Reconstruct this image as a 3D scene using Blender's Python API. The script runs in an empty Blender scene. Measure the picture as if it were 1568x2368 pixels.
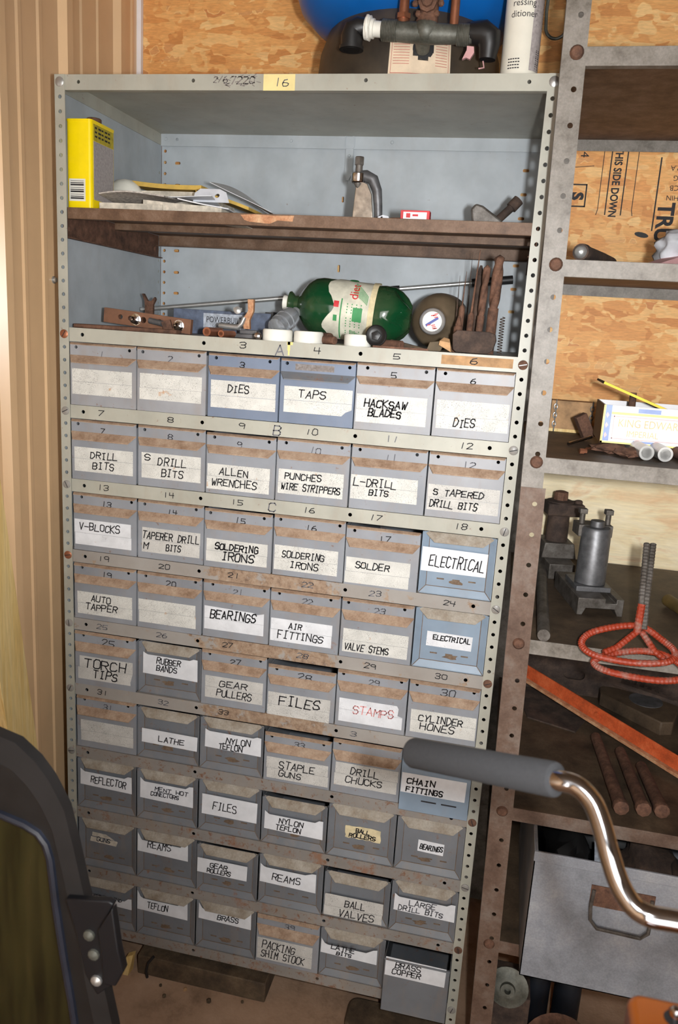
import bpy, bmesh, math, random
from mathutils import Vector, Matrix
S = 0.0254          # one scene inch in metres
H = 76.0            # height of the cabinet top above the floor, inches
C = bpy.context.scene.collection
sc = bpy.context.scene
random.seed(7)

def M3(x, y, z):    # inches (z measured from the cabinet top) -> metres above the floor
    return Vector((x*S, y*S, (z+H)*S))

# ------------------------------------------------------------------ camera
CAM = (35.0647, -57.7811, -16.5979); YAW, PITCH, ROLL, FPX = 0.202936, -0.229323, 0.061578, 1842.67
def cam_axes():
    ca, sa, cb, sb, cr, sr = (math.cos(YAW), math.sin(YAW), math.cos(PITCH), math.sin(PITCH), math.cos(ROLL), math.sin(ROLL))
    f = Vector((-sa*cb, ca*cb, sb)); r = Vector((ca, sa, 0)); u = r.cross(f)
    return cr*r + sr*u, -sr*r + cr*u, f
cr_, cu_, cf_ = cam_axes()
cd = bpy.data.cameras.new('camera'); cam = bpy.data.objects.new('camera', cd); C.objects.link(cam)
mw = Matrix((cr_, cu_, -cf_)).transposed().to_4x4(); mw.translation = M3(*CAM); cam.matrix_world = mw
cd.sensor_fit = 'VERTICAL'; cd.sensor_height = 36; cd.sensor_width = 24
cd.lens = 36*FPX/2368; cd.clip_start = 0.02
cd.dof.use_dof = True; cd.dof.focus_distance = 1.53; cd.dof.aperture_fstop = 7.5
sc.camera = cam

# ------------------------------------------------------------------ light
sc.view_settings.view_transform = 'Standard'; sc.view_settings.look = 'None'
sc.view_settings.gamma = 1; sc.view_settings.use_curve_mapping = False
sc.view_settings.exposure = 0.0
w = bpy.data.worlds.new('daylight'); sc.world = w; w.use_nodes = True
wb = w.node_tree.nodes['Background']; wb.inputs[0].default_value = (1.0, 0.96, 0.91, 1); wb.inputs[1].default_value = 4.4
# the camera's own flash, a few inches to the right of the lens (the camera is held upright)
fl = bpy.data.lights.new('camera_flash', 'AREA'); fl.shape = 'RECTANGLE'; fl.size = 1.2*S; fl.size_y = 2.0*S
fl.energy = 9.6; fl.color = (0.97, 0.99, 1.0); fl.spread = math.radians(110)
flo = bpy.data.objects.new('camera_flash', fl); C.objects.link(flo)
fm = mw @ Matrix.Rotation(math.radians(7), 4, 'X'); fm.translation = M3(*CAM) + cr_*3.7*S + cu_*0.6*S + cf_*1.0*S; flo.matrix_world = fm

# ------------------------------------------------------------------ materials
def L(r, g=None, b=None):
    if g is None: r, g, b = r
    f = lambda c: (c/255/12.92) if c/255 <= 0.04045 else ((c/255+0.055)/1.055)**2.4
    return (f(r), f(g), f(b), 1)

class NT:
    def __init__(s, name):
        s.m = bpy.data.materials.new(name); s.m.use_nodes = True; s.t = s.m.node_tree; s.n = s.t.nodes; s.l = s.t.links
        s.b = s.n['Principled BSDF']; s.pos = s.n.new('ShaderNodeNewGeometry').outputs['Position']
    def map(s, scale, rot=(0,0,0), loc=(0,0,0)):
        m = s.n.new('ShaderNodeMapping'); s.l.new(s.pos, m.inputs[0])
        m.inputs['Scale'].default_value = scale if hasattr(scale, '__len__') else (scale,)*3
        m.inputs['Rotation'].default_value = rot; m.inputs['Location'].default_value = loc
        return m.outputs[0]
    def noise(s, scale, detail=3, rough=0.6, vec=None, dist=0.0):
        n = s.n.new('ShaderNodeTexNoise'); s.l.new(vec or s.pos, n.inputs['Vector'])
        n.inputs['Scale'].default_value = scale; n.inputs['Detail'].default_value = detail
        n.inputs['Roughness'].default_value = rough; n.inputs['Distortion'].default_value = dist
        return n.outputs[0]
    def vor(s, scale, vec=None, out='Distance', rnd=1.0):
        n = s.n.new('ShaderNodeTexVoronoi'); s.l.new(vec or s.pos, n.inputs['Vector']); n.inputs['Scale'].default_value = scale
        n.inputs['Randomness'].default_value = rnd
        return n.outputs[out]
    def ramp(s, fac, stops, const=False):
        r = s.n.new('ShaderNodeValToRGB'); s.l.new(fac, r.inputs[0]); e = r.color_ramp.elements
        if const: r.color_ramp.interpolation = 'CONSTANT'
        while len(e) < len(stops): e.new(0.5)
        for i, (p, c) in enumerate(stops):
            e[i].position = p; e[i].color = c if hasattr(c, '__len__') else (c, c, c, 1)
        return r.outputs[0]
    def mix(s, fac, a, b, mode='MIX'):
        m = s.n.new('ShaderNodeMix'); m.data_type = 'RGBA'; m.blend_type = mode
        for sock, v in ((m.inputs[0], fac), (m.inputs[6], a), (m.inputs[7], b)):
            if isinstance(v, bpy.types.NodeSocket): s.l.new(v, sock)
            else: sock.default_value = v
        return m.outputs[2]
    def math(s, op, a, b=0.0):
        m = s.n.new('ShaderNodeMath'); m.operation = op
        for sock, v in ((m.inputs[0], a), (m.inputs[1], b)):
            if isinstance(v, bpy.types.NodeSocket): s.l.new(v, sock)
            else: sock.default_value = v
        return m.outputs[0]
    def set(s, col=None, rough=0.5, metal=0.0, bump=None, bstr=0.3, bdist=0.001, spec=None):
        if col is not None:
            if isinstance(col, bpy.types.NodeSocket): s.l.new(col, s.b.inputs['Base Color'])
            else: s.b.inputs['Base Color'].default_value = col
        for k, v in (('Roughness', rough), ('Metallic', metal)):
            if isinstance(v, bpy.types.NodeSocket): s.l.new(v, s.b.inputs[k])
            else: s.b.inputs[k].default_value = v
        if spec is not None: s.b.inputs['Specular IOR Level'].default_value = spec
        if bump is not None:
            bn = s.n.new('ShaderNodeBump'); s.l.new(bump, bn.inputs['Height']); bn.inputs['Strength'].default_value = bstr
            bn.inputs['Distance'].default_value = bdist; s.l.new(bn.outputs[0], s.b.inputs['Normal'])
        return s.m

def painted(name, base, rust=0.25, rough=0.45, dirt=0.35, rustcol=(120,78,50)):
    """painted sheet steel: blotchy paint, dust smears and rust specks; rust in 0..1"""
    n = NT(name)
    v = n.ramp(n.noise(9, 4), [(0.3, 0.0), (0.75, 1.0)])
    b2 = tuple(c*0.86 for c in base)
    col = n.mix(v, L(base), L(b2))
    sm = n.ramp(n.noise(1.0, 5, 0.65, n.map((28, 28, 9))), [(0.5, 0.0), (0.8, 1.0)])
    col = n.mix(n.math('MULTIPLY', sm, dirt), col, L(150,128,105))
    hi = 0.76 - 0.22*rust
    sp = n.ramp(n.noise(60, 6, 0.75), [(hi-0.08, 0.0), (hi, 1.0)])
    col = n.mix(n.math('MULTIPLY', sp, 0.85), col, L(rustcol))
    big = n.ramp(n.noise(14, 6, 0.7), [(hi-0.05, 0.0), (hi+0.04, 1.0)])
    col = n.mix(n.math('MULTIPLY', big, 0.7), col, L(tuple(c*1.15 for c in rustcol)))
    return n.set(col, rough, 0.0, n.noise(220, 2), 0.08)

def rusty(name, a, b, c, rough=0.85, scale=30, metal=0.0, bstr=0.5):
    n = NT(name)
    t = n.noise(scale, 6, 0.7)
    col = n.ramp(t, [(0.3, L(a)), (0.5, L(b)), (0.72, L(c))])
    g = n.ramp(n.noise(300, 2), [(0.35, 0.75), (0.65, 1.1)])
    return n.set(n.mix(0.5, col, n.mix(1.0, col, g, 'MULTIPLY')), rough, metal, n.noise(250, 4), bstr, 0.0006)

def plain(name, rgb, rough=0.5, metal=0.0, var=0.08, scale=25, spec=None):
    n = NT(name)
    t = n.ramp(n.noise(scale, 4), [(0.3, 0.0), (0.7, 1.0)])
    col = n.mix(t, L(tuple(c*(1-var) for c in rgb)), L(tuple(min(255, c*(1+var*0.6)) for c in rgb)))
    return n.set(col, rough, metal, spec=spec)

MT = {}
MT['cab'] = painted('painted_cabinet_steel', (178,176,163), 0.2)
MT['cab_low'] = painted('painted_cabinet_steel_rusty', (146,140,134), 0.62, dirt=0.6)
def cab_mid():
    n = NT('painted_cabinet_steel_scabby')
    col = n.mix(n.ramp(n.noise(9, 4), [(0.3, 0.0), (0.75, 1.0)]), L(158,153,147), L(140,132,124))
    sx = n.n.new('ShaderNodeSeparateXYZ'); n.l.new(n.pos, sx.inputs[0])
    band = n.ramp(sx.outputs[0], [(0.28, 0.0), (0.36, 1.0), (0.56, 1.0), (0.62, 0.0)])
    t = n.math('ADD', n.noise(24, 6, 0.72), n.math('MULTIPLY', band, 0.2))
    m = n.ramp(t, [(0.58, 0.0), (0.64, 1.0)])
    rc = n.ramp(n.noise(70, 5, 0.7), [(0.35, L(108,80,58)), (0.5, L(150,122,96)), (0.7, L(170,150,128))])
    return n.set(n.mix(n.math('MULTIPLY', m, 0.85), col, rc), 0.6, 0.0, n.noise(200, 3), 0.15)
MT['cab_mid'] = cab_mid()
MT['cab_in'] = painted('painted_cabinet_inside', (182,189,194), 0.0, 0.5, 0.12)
MT['d_light'] = painted('drawer_paint_light', (156,157,161), 0.22)
MT['d_grey'] = painted('drawer_paint_grey', (146,149,155), 0.28)
MT['d_blue'] = painted('drawer_paint_blue', (118,130,150), 0.1, 0.4, 0.15)
MT['d_bin'] = painted('drawer_paint_bin', (118,121,126), 0.34, 0.5, 0.4)
MT['d_bluebin'] = painted('drawer_paint_blue_bin', (136,153,170), 0.15, 0.45, 0.15)
MT['pull'] = rusty('dusty_rusted_steel', (132,104,82), (164,138,116), (182,160,138), 0.8, 40)
MT['pull_bin'] = rusty('dusty_grey_steel', (128,112,94), (152,142,128), (170,162,150), 0.75, 30)
MT['seam'] = rusty('rust_seam', (92,76,62), (112,92,74), (128,112,96), 0.9, 60)
MT['rust'] = rusty('brown_rust', (62,42,32), (98,68,52), (128,92,72), 0.85, 50)
MT['rust_dark'] = rusty('dark_rust', (40,30,26), (66,52,44), (92,72,60), 0.85, 30)
MT['shelf_br'] = rusty('brown_shelf_enamel', (76,54,38), (106,80,60), (128,104,86), 0.6, 22, bstr=0.15)
MT['unit'] = rusty('grey_brown_shelf_steel', (88,80,70), (120,113,104), (138,131,123), 0.5, 34, bstr=0.15)
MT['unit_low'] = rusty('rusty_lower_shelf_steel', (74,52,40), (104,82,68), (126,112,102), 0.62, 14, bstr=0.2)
MT['unit_top'] = rusty('greasy_shelf_surface', (48,39,30), (80,65,50), (106,87,68), 0.6, 12, bstr=0.2)
MT['chrome'] = plain('chrome', (215,215,218), 0.09, 1.0, 0.02)
MT['zinc'] = plain('zinc_plated_steel', (190,190,188), 0.34, 0.7, 0.1)
MT['steel'] = plain('worn_machine_steel', (112,112,114), 0.45, 0.55, 0.22, 40)
MT['cast'] = rusty('oily_cast_steel', (64,58,52), (96,90,84), (122,117,112), 0.5, 40, 0.35, 0.25)
MT['galv'] = rusty('greasy_galvanised_pipe', (60,60,52), (92,92,84), (118,118,110), 0.5, 25, 0.3, 0.2)
MT['black'] = plain('black_plastic', (28,27,27), 0.45, 0, 0.25)
MT['tankbase'] = plain('dusty_black_plastic', (66,56,44), 0.55, 0, 0.4, 10)
MT['rubber'] = plain('black_rubber', (30,28,28), 0.65, 0, 0.3, 14)
MT['foam'] = plain('grey_foam', (44,44,46), 0.95, 0, 0.08, 300)
MT['white'] = plain('white_plastic', (228,226,216), 0.45, 0, 0.05)
MT['paper'] = plain('white_paper', (220,221,224), 0.8, 0, 0.05, 30)
MT['paper_old'] = plain('old_paper', (205,196,180), 0.85, 0, 0.18, 60)
MT['paper_grey'] = plain('printed_paper', (176,168,160), 0.8, 0, 0.25, 160)
MT['manila'] = plain('manila_paper', (216,178,88), 0.8, 0, 0.12, 30)
MT['tape'] = plain('masking_tape', (232,214,150), 0.75, 0, 0.05)
MT['cream'] = plain('cream_label', (218,202,162), 0.8, 0, 0.12, 60)
MT['ink'] = plain('black_marker_ink', (34,32,36), 0.7, 0, 0.2)
MT['ink_faint'] = plain('faded_marker_ink', (98,98,104), 0.8, 0, 0.2)
MT['ink_red'] = plain('faded_red_ink', (224,150,148), 0.8, 0, 0.2)
MT['red'] = plain('red_print', (200,38,44), 0.5)
MT['bluep'] = plain('blue_print', (60,72,150), 0.5)
MT['greenp'] = plain('green_print', (56,140,80), 0.6)
MT['tankblue'] = plain('blue_tank_enamel', (16,104,188), 0.35, 0, 0.06, 6)
MT['yellow'] = plain('yellow_can_enamel', (250,220,8), 0.3, 0, 0.03)
MT['greypr'] = plain('grey_printed_label', (168,160,158), 0.6, 0, 0.12, 200)
MT['olivepr'] = plain('olive_printed_label', (178,160,30), 0.5, 0, 0.2, 100)
MT['orange'] = rusty('orange_painted_steel', (150,66,34), (196,86,44), (214,110,66), 0.55, 30, bstr=0.2)
MT['orange_worn'] = rusty('worn_orange_paint', (140,44,20), (156,56,30), (140,118,108), 0.5, 45, bstr=0.3)
MT['console'] = plain('orange_console', (140,72,18), 0.35, 0, 0.08, 8)
MT['bin'] = rusty('grey_bin_steel', (112,114,118), (140,143,150), (168,168,170), 0.5, 7, bstr=0.1)
MT['boxblue'] = plain('slate_blue_card', (88,98,118), 0.6, 0, 0.22, 60)
MT['ltblue'] = plain('pale_scuffed_print', (172,178,188), 0.6, 0, 0.2, 120)
MT['dkblack'] = plain('soot_black', (14,13,13), 0.6)
MT['woodend'] = plain('raw_wood', (176,138,98), 0.8, 0, 0.2, 40)
MT['dkwood'] = rusty('dirty_timber', (58,46,34), (84,68,50), (110,92,70), 0.85, 20)
MT['copper'] = plain('copper', (170,112,84), 0.4, 0.7, 0.15)
MT['jug'] = plain('dusty_brown_glass', (116,100,80), 0.4, 0, 0.28, 12)
MT['rag'] = plain('pale_rag', (214,216,222), 0.85, 0, 0.1, 20)
MT['pink'] = plain('pink_rag_stripe', (196,150,150), 0.85)
MT['cardyel'] = plain('yellow_card_edge', (232,206,70), 0.7, 0, 0.05)
MT['cardbr'] = plain('brown_card', (96,82,62), 0.8, 0, 0.15)
MT['cigw'] = plain('white_carton', (240,238,240), 0.55, 0, 0.02)
MT['peach'] = plain('faded_orange_print', (246,200,150), 0.6)
MT['paleY'] = plain('pale_yellow_print', (250,236,150), 0.6)
MT['stain'] = plain('yellow_drip', (226,204,128), 0.6)
MT['scuff'] = rusty('scraped_paint', (104,92,84), (124,116,112), (150,146,144), 0.7, 120)
MT['copperrust'] = rusty('peeling_copper_rust', (150,96,64), (190,138,100), (212,178,140), 0.7, 50)

def m_green():
    n = NT('green_bottle_plastic'); n.set(L(14,74,38), 0.14, 0.0)
    d = n.ramp(n.noise(16, 4), [(0.4, 0.10), (0.7, 0.4)]); n.l.new(d, n.b.inputs['Roughness'])
    col = n.mix(n.ramp(n.noise(9, 5), [(0.4, 0.0), (0.75, 0.6)]), L(14,62,34), L(84,84,62)); n.l.new(col, n.b.inputs['Base Color'])
    n.b.inputs['Coat Weight'].default_value = 0.5; n.b.inputs['Coat Roughness'].default_value = 0.12
    return n.m
MT['green'] = m_green()
def m_clear():
    n = NT('clear_plastic'); n.set(L(226,228,232), 0.18, 0.0); n.b.inputs['Transmission Weight'].default_value = 0.85
    n.b.inputs['IOR'].default_value = 1.25; return n.m
MT['clear'] = m_clear()
def m_glass():
    n = NT('dark_tinted_glass')
    col = n.ramp(n.noise(1.0, 4, 0.6, n.map((60, 60, 6))), [(0.3, L(28,26,16)), (0.6, L(58,54,30)), (0.8, L(72,62,36))])
    n.set(col, 0.12, 0.0); n.b.inputs['Transmission Weight'].default_value = 0.25; n.b.inputs['IOR'].default_value = 1.45; return n.m
MT['tint'] = m_glass()

def m_label(name, base, specks=0.6, spots=0.5):
    n = NT(name)
    col = n.mix(n.ramp(n.noise(30, 4), [(0.35, 0.0), (0.75, 1.0)]), L(base), L(tuple(c*0.9 for c in base)))
    spk = n.ramp(n.noise(900, 2, 0.5), [(0.60, 0.0), (0.64, 1.0)])
    msk = n.ramp(n.noise(38, 3), [(0.60-0.3*specks, 0.0), (0.72-0.2*specks, 1.0)])
    col = n.mix(n.math('MULTIPLY', n.math('MULTIPLY', spk, msk), 0.8), col, L(66,62,58))
    sp = n.ramp(n.noise(46, 3), [(0.72-0.06*spots, 0.0), (0.80-0.06*spots, 1.0)])
    col = n.mix(n.math('MULTIPLY', sp, 0.75), col, L(186,136,88))
    return n.set(col, 0.75)
MT['lab'] = m_label('aged_white_label', (214,212,205), 0.85, 0.8)
MT['lab2'] = m_label('grubby_white_label', (202,199,193), 0.85, 0.6)
MT['lab3'] = m_label('cleaner_white_label', (226,227,230), 0.25, 0.2)

def m_osb():
    n = NT('osb_board')
    def layer(rot, lx, lz, seed):   # one lay of long wood flakes
        v = n.map((1/lx, 20, 1/lz), (0, rot, 0), (seed, 0, seed*1.7))
        wob = n.n.new('ShaderNodeVectorMath'); wob.operation = 'ADD'
        nz = n.n.new('ShaderNodeTexNoise'); nz.inputs['Scale'].default_value = 1.1; nz.inputs['Detail'].default_value = 3; n.l.new(v, nz.inputs['Vector'])
        sc_ = n.n.new('ShaderNodeVectorMath'); sc_.operation = 'SCALE'; n.l.new(nz.outputs['Color'], sc_.inputs[0]); sc_.inputs['Scale'].default_value = 0.9
        n.l.new(v, wob.inputs[0]); n.l.new(sc_.outputs[0], wob.inputs[1])
        sp = n.n.new('ShaderNodeSeparateColor'); n.l.new(n.vor(1.0, wob.outputs[0], 'Color'), sp.inputs[0])
        return sp.outputs[0], n.vor(1.0, wob.outputs[0], 'Distance')
    a, da = layer(0.25, 0.085, 0.02, 3.1); b, db = layer(1.0, 0.07, 0.018, 7.7); c, dc = layer(-0.5, 0.09, 0.021, 1.3)
    s1 = n.ramp(n.noise(17, 2), [(0.485, 0.0), (0.515, 1.0)]); s2 = n.ramp(n.noise(21, 2, vec=n.map(1.0, loc=(5,5,5))), [(0.54, 0.0), (0.57, 1.0)])
    f = n.mix(s2, n.mix(s1, a, b), c)
    col = n.ramp(f, [(0.0, L(206,136,72)), (0.15, L(224,156,88)), (0.6, L(236,176,106)), (0.9, L(244,198,132)), (1.0, L(210,138,78))])
    gr = n.ramp(n.noise(1.0, 4, 0.6, n.map((60, 60, 340), (0, 0.2, 0))), [(0.35, 0.86), (0.65, 1.06)])
    col = n.mix(1.0, col, gr, 'MULTIPLY')
    dk = n.ramp(n.noise(1.0, 3, 0.6, n.map((40, 40, 130), (0, 0.5, 0))), [(0.70, 0.0), (0.76, 1.0)])
    col = n.mix(n.math('MULTIPLY', dk, 0.55), col, L(120,66,36))
    return n.set(col, 0.6, 0.0, f, 0.25, 0.001)
MT['osb'] = m_osb()
def m_ply(name, a, b, c, st=(7, 7, 60)):
    n = NT(name)
    wv = n.noise(1.0, 4, 0.55, n.map((st[0], st[1], st[2]*0.35), (0, 0.1, 0)), 1.2)
    col = n.ramp(wv, [(0.25, L(c)), (0.45, L(a)), (0.6, L(b)), (0.8, L(c))])
    fine = n.ramp(n.noise(1.0, 3, 0.6, n.map((st[0]*4, st[1]*4, st[2]*5))), [(0.35, 0.92), (0.65, 1.05)])
    return n.set(n.mix(1.0, col, fine, 'MULTIPLY'), 0.6)
MT['ply'] = m_ply('plywood', (238,218,176), (244,228,192), (226,184,138))
MT['pine'] = m_ply('pale_pine', (224,190,120), (232,204,142), (206,168,104), (50, 50, 5))
MT['wall'] = plain('tan_painted_sheet_metal', (232,194,150), 0.3, 0, 0.04, 5)
def m_conc():
    n = NT('dusty_concrete')
    col = n.ramp(n.noise(7, 7, 0.7), [(0.3, L(116,92,70)), (0.5, L(170,138,112)), (0.75, L(188,156,130))])
    return n.set(col, 0.9, 0.0, n.noise(120, 5), 0.4, 0.002)
MT['conc'] = m_conc()
MT['bolt'] = painted('worn_bolt_head', (150,146,140), 0.5, 0.4)
MT['unseen_room'] = plain('unseen_room_board', (120,104,88), 0.8)  # dark board shared by the added, unseen ceiling and walls

# ------------------------------------------------------------------ mesh builder (coordinates in inches)
def conv(cu):
    o = bpy.data.objects.new('temporary', cu); C.objects.link(o)
    dg = bpy.context.evaluated_depsgraph_get(); me = bpy.data.meshes.new_from_object(o.evaluated_get(dg))
    vs = [v.co.copy() for v in me.vertices]; fs = [tuple(p.vertices) for p in me.polygons]
    bpy.data.objects.remove(o); bpy.data.curves.remove(cu); bpy.data.meshes.remove(me)
    return vs, fs

class MB:
    def __init__(s): s.v = []; s.f = []; s.mi = []; s.m = 0
    def add(s, vs, fs, mtx=None):
        o = len(s.v)
        s.v += [tuple(mtx @ Vector(p)) if mtx is not None else tuple(p) for p in vs]
        for f in fs: s.f.append(tuple(i+o for i in f)); s.mi.append(s.m)
        return s
    def box(s, x0, x1, y0, y1, z0, z1, mtx=None):
        vs = [(x, y, z) for z in (z0, z1) for y in (y0, y1) for x in (x0, x1)]
        return s.add(vs, [(0,2,3,1), (4,5,7,6), (0,1,5,4), (2,6,7,3), (0,4,6,2), (1,3,7,5)], mtx)
    def prism(s, poly, a, b, axis='y', mtx=None):
        n = len(poly)
        def P(p, t): return {'y': (p[0], t, p[1]), 'x': (t, p[0], p[1]), 'z': (p[0], p[1], t)}[axis]
        vs = [P(p, a) for p in poly] + [P(p, b) for p in poly]
        fs = [tuple(range(n)), tuple(range(2*n-1, n-1, -1))] + [(i, i+n, (i+1) % n+n, (i+1) % n) for i in range(n)]
        return s.add(vs, fs, mtx)
    def hexa(s, p):   # 8 free points, same order as box
        return s.add(p, [(0,2,3,1), (4,5,7,6), (0,1,5,4), (2,6,7,3), (0,4,6,2), (1,3,7,5)])
    def lathe(s, prof, p0, d, n=24, a0=0, bump=None):   # prof: (t along axis, radius)
        d = Vector(d).normalized(); u = d.orthogonal().normalized(); v = d.cross(u); p0 = Vector(p0)
        vs = []
        for t, r in prof:
            for k in range(n):
                a = a0 + 2*math.pi*k/n; rr = r*(bump(t, a) if bump else 1)
                vs.append(p0 + d*t + (u*math.cos(a) + v*math.sin(a))*rr)
        m = len(prof); fs = [(i*n+k, i*n+(k+1) % n, (i+1)*n+(k+1) % n, (i+1)*n+k) for i in range(m-1) for k in range(n)]
        if prof[0][1] > 1e-6: fs.append(tuple(range(n-1, -1, -1)))
        if prof[-1][1] > 1e-6: fs.append(tuple((m-1)*n+k for k in range(n)))
        return s.add(vs, fs)
    def cyl(s, p0, p1, r, r1=None, n=16, a0=0):
        p0 = Vector(p0); p1 = Vector(p1); l = (p1-p0).length
        return s.lathe([(0, r), (l, r if r1 is None else r1)], p0, p1-p0, n, a0)
    def ring(s, p0, p1, ro, ri, n=24):   # pipe with a bore
        p0 = Vector(p0); p1 = Vector(p1); l = (p1-p0).length
        return s.lathe([(0, ri), (0, ro), (l, ro), (l, ri), (0.0, ri)], p0, p1-p0, n)
    def sph(s, c, r, n=16, sc3=(1,1,1)):
        m = n//2
        vs = [(c[0]+r*sc3[0]*math.sin(math.pi*i/m)*math.cos(2*math.pi*k/n), c[1]+r*sc3[1]*math.sin(math.pi*i/m)*math.sin(2*math.pi*k/n), c[2]+r*sc3[2]*math.cos(math.pi*i/m)) for i in range(m+1) for k in range(n)]
        return s.add(vs, [(i*n+k, (i+1)*n+k, (i+1)*n+(k+1) % n, i*n+(k+1) % n) for i in range(m) for k in range(n)])
    def tube(s, path, r, n=12, closed=False, caps=True):
        pts = [Vector(p) for p in path]; N = len(pts); u = None; rings = []
        for i, p in enumerate(pts):
            if closed: t = pts[(i+1) % N]-pts[i-1]
            else: t = pts[min(i+1, N-1)]-pts[max(i-1, 0)]
            t.normalize()
            if u is None: u = t.orthogonal().normalized()
            u = (u - t*u.dot(t)).normalized(); v = t.cross(u); rr = r[i] if hasattr(r, '__len__') else r
            rings.append([p + (u*math.cos(2*math.pi*k/n) + v*math.sin(2*math.pi*k/n))*rr for k in range(n)])
        vs = [q for rg in rings for q in rg]
        fs = [(i*n+k, i*n+(k+1) % n, (i+1) % N*n+(k+1) % n, (i+1) % N*n+k) for i in range(N if closed else N-1) for k in range(n)]
        if not closed and caps: fs += [tuple(range(n-1, -1, -1)), tuple((N-1)*n+k for k in range(n))]
        return s.add(vs, fs)
    def plate(s, outer, holes, th, mtx):   # flat plate with real holes; drawn in its own xy plane, thickness th
        def piece(outline, hl):
            cu = bpy.data.curves.new('plate', 'CURVE'); cu.dimensions = '2D'; cu.fill_mode = 'BOTH'; cu.extrude = th/2
            for lp in [outline]+hl:
                sp = cu.splines.new('POLY'); sp.points.add(len(lp)-1); sp.use_cyclic_u = True
                for p, q in zip(sp.points, lp): p.co = (q[0], q[1], 0, 1)
            vs, fs = conv(cu); s.add(vs, fs, mtx)
        if len(holes) < 3 or len(outer) != 4: piece(outer, holes); return s
        xs = [p[0] for p in outer]; ys = [p[1] for p in outer]; ax = 0 if max(xs)-min(xs) > max(ys)-min(ys) else 1
        ext = sorted([(min(p[ax] for p in h), max(p[ax] for p in h), h) for h in holes], key=lambda e: e[0])
        lo = min(p[ax] for p in outer); hi = max(p[ax] for p in outer); groups = []; end = None
        for e in ext:      # one piece of plate per hole (or per row of holes)
            if groups and e[0] < end+.03: groups[-1].append(e); end = max(end, e[1])
            else: groups.append([e]); end = e[1]
        cuts = [lo]+[(max(e[1] for e in g0)+min(e[0] for e in g1))/2 for g0, g1 in zip(groups, groups[1:])]+[hi]
        for g, a, b in zip(groups, cuts, cuts[1:]):
            o = rect(a, b, min(ys), max(ys)) if ax == 0 else rect(min(xs), max(xs), a, b)
            piece(o, [e[2] for e in g])
        return s
    def text(s, txt, size, mtx, align='LEFT', xs=1.0, th=0.0, bold=0.0):
        cu = bpy.data.curves.new('type', 'FONT'); cu.body = txt; cu.size = size; cu.align_x = align; cu.extrude = th
        cu.resolution_u = 3; cu.offset = bold
        vs, fs = conv(cu); return s.add([(p.x*xs, p.y, p.z) for p in vs], fs, mtx)
    def build(s, name, mat, parent=None, base=None, bevel=0.0, smooth=40, local=False, seg=2):
        me = bpy.data.meshes.new(name)
        if parent is not None: b = Vector((0,0,0)) if local else Vector(parent['_base'])
        else: b = Vector(base) if base is not None else Vector(s.auto_base())
        me.from_pydata([((x-b.x)*S, (y-b.y)*S, (z-b.z)*S) for x, y, z in s.v], [], s.f)
        for mm in (mat if isinstance(mat, (list, tuple)) else [mat]): me.materials.append(MT[mm] if isinstance(mm, str) else mm)
        for p, k in zip(me.polygons, s.mi): p.material_index = k
        bm = bmesh.new(); bm.from_mesh(me); bmesh.ops.recalc_face_normals(bm, faces=bm.faces); bm.to_mesh(me); bm.free()
        if smooth:
            me.polygons.foreach_set('use_smooth', [True]*len(me.polygons)); me.set_sharp_from_angle(angle=math.radians(smooth))
        o = bpy.data.objects.new(name, me); C.objects.link(o)
        if parent is not None: o.parent = parent
        else: o.location = M3(*b)
        if bevel:
            md = o.modifiers.new('bevel', 'BEVEL'); md.width = bevel*S; md.segments = seg; md.limit_method = 'ANGLE'; md.angle_limit = math.radians(50)
        o['_base'] = tuple(b) if parent is None else (tuple(parent['_base']) if not local else (0,0,0))
        return o
    def auto_base(s):
        xs = [p[0] for p in s.v]; ys = [p[1] for p in s.v]; zs = [p[2] for p in s.v]
        return ((min(xs)+max(xs))/2, (min(ys)+max(ys))/2, min(zs))

def tag(o, label, cat, group=None, kind=None):
    o['label'] = label; o['category'] = cat
    if group: o['group'] = group
    if kind: o['kind'] = kind
    return o
def thing(name, label, cat, base, group=None, rot=None):
    o = bpy.data.objects.new(name, None); C.objects.link(o); o.empty_display_size = 0.02
    o.location = M3(*base); o['_base'] = tuple(base)
    if rot: o.rotation_euler = rot
    return tag(o, label, cat, group)
def struct(o, label, cat):
    o['kind'] = 'structure'; o['label'] = label; o['category'] = cat; return o
def circ(x, y, r, n=10): return [(x+r*math.cos(2*math.pi*k/n), y+r*math.sin(2*math.pi*k/n)) for k in range(n)]
def rect(x0, x1, y0, y1): return [(x0,y0), (x1,y0), (x1,y1), (x0,y1)]
def rrect(x0, x1, y0, y1, r, n=5):
    out = []
    for cx, cy, a in ((x1-r, y1-r, 0), (x0+r, y1-r, 90), (x0+r, y0+r, 180), (x1-r, y0+r, 270)):
        for k in range(n+1):
            t = math.radians(a+90*k/n); out.append((cx+r*math.cos(t), cy+r*math.sin(t)))
    return out
def XZ(y, x=0, z=0):     # plane facing the camera side: drawing (u,v) -> (x+u, y, z+v)
    return Matrix(((1,0,0,x), (0,0,-1,y), (0,1,0,z), (0,0,0,1)))
def YZ(x, y=0, z=0):     # plane across the depth: (u,v) -> (x, y+u, z+v)
    return Matrix(((0,0,1,x), (1,0,0,y), (0,1,0,z), (0,0,0,1)))
def XY(z, x=0, y=0): return Matrix(((1,0,0,x), (0,1,0,y), (0,0,1,z), (0,0,0,1)))

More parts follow.
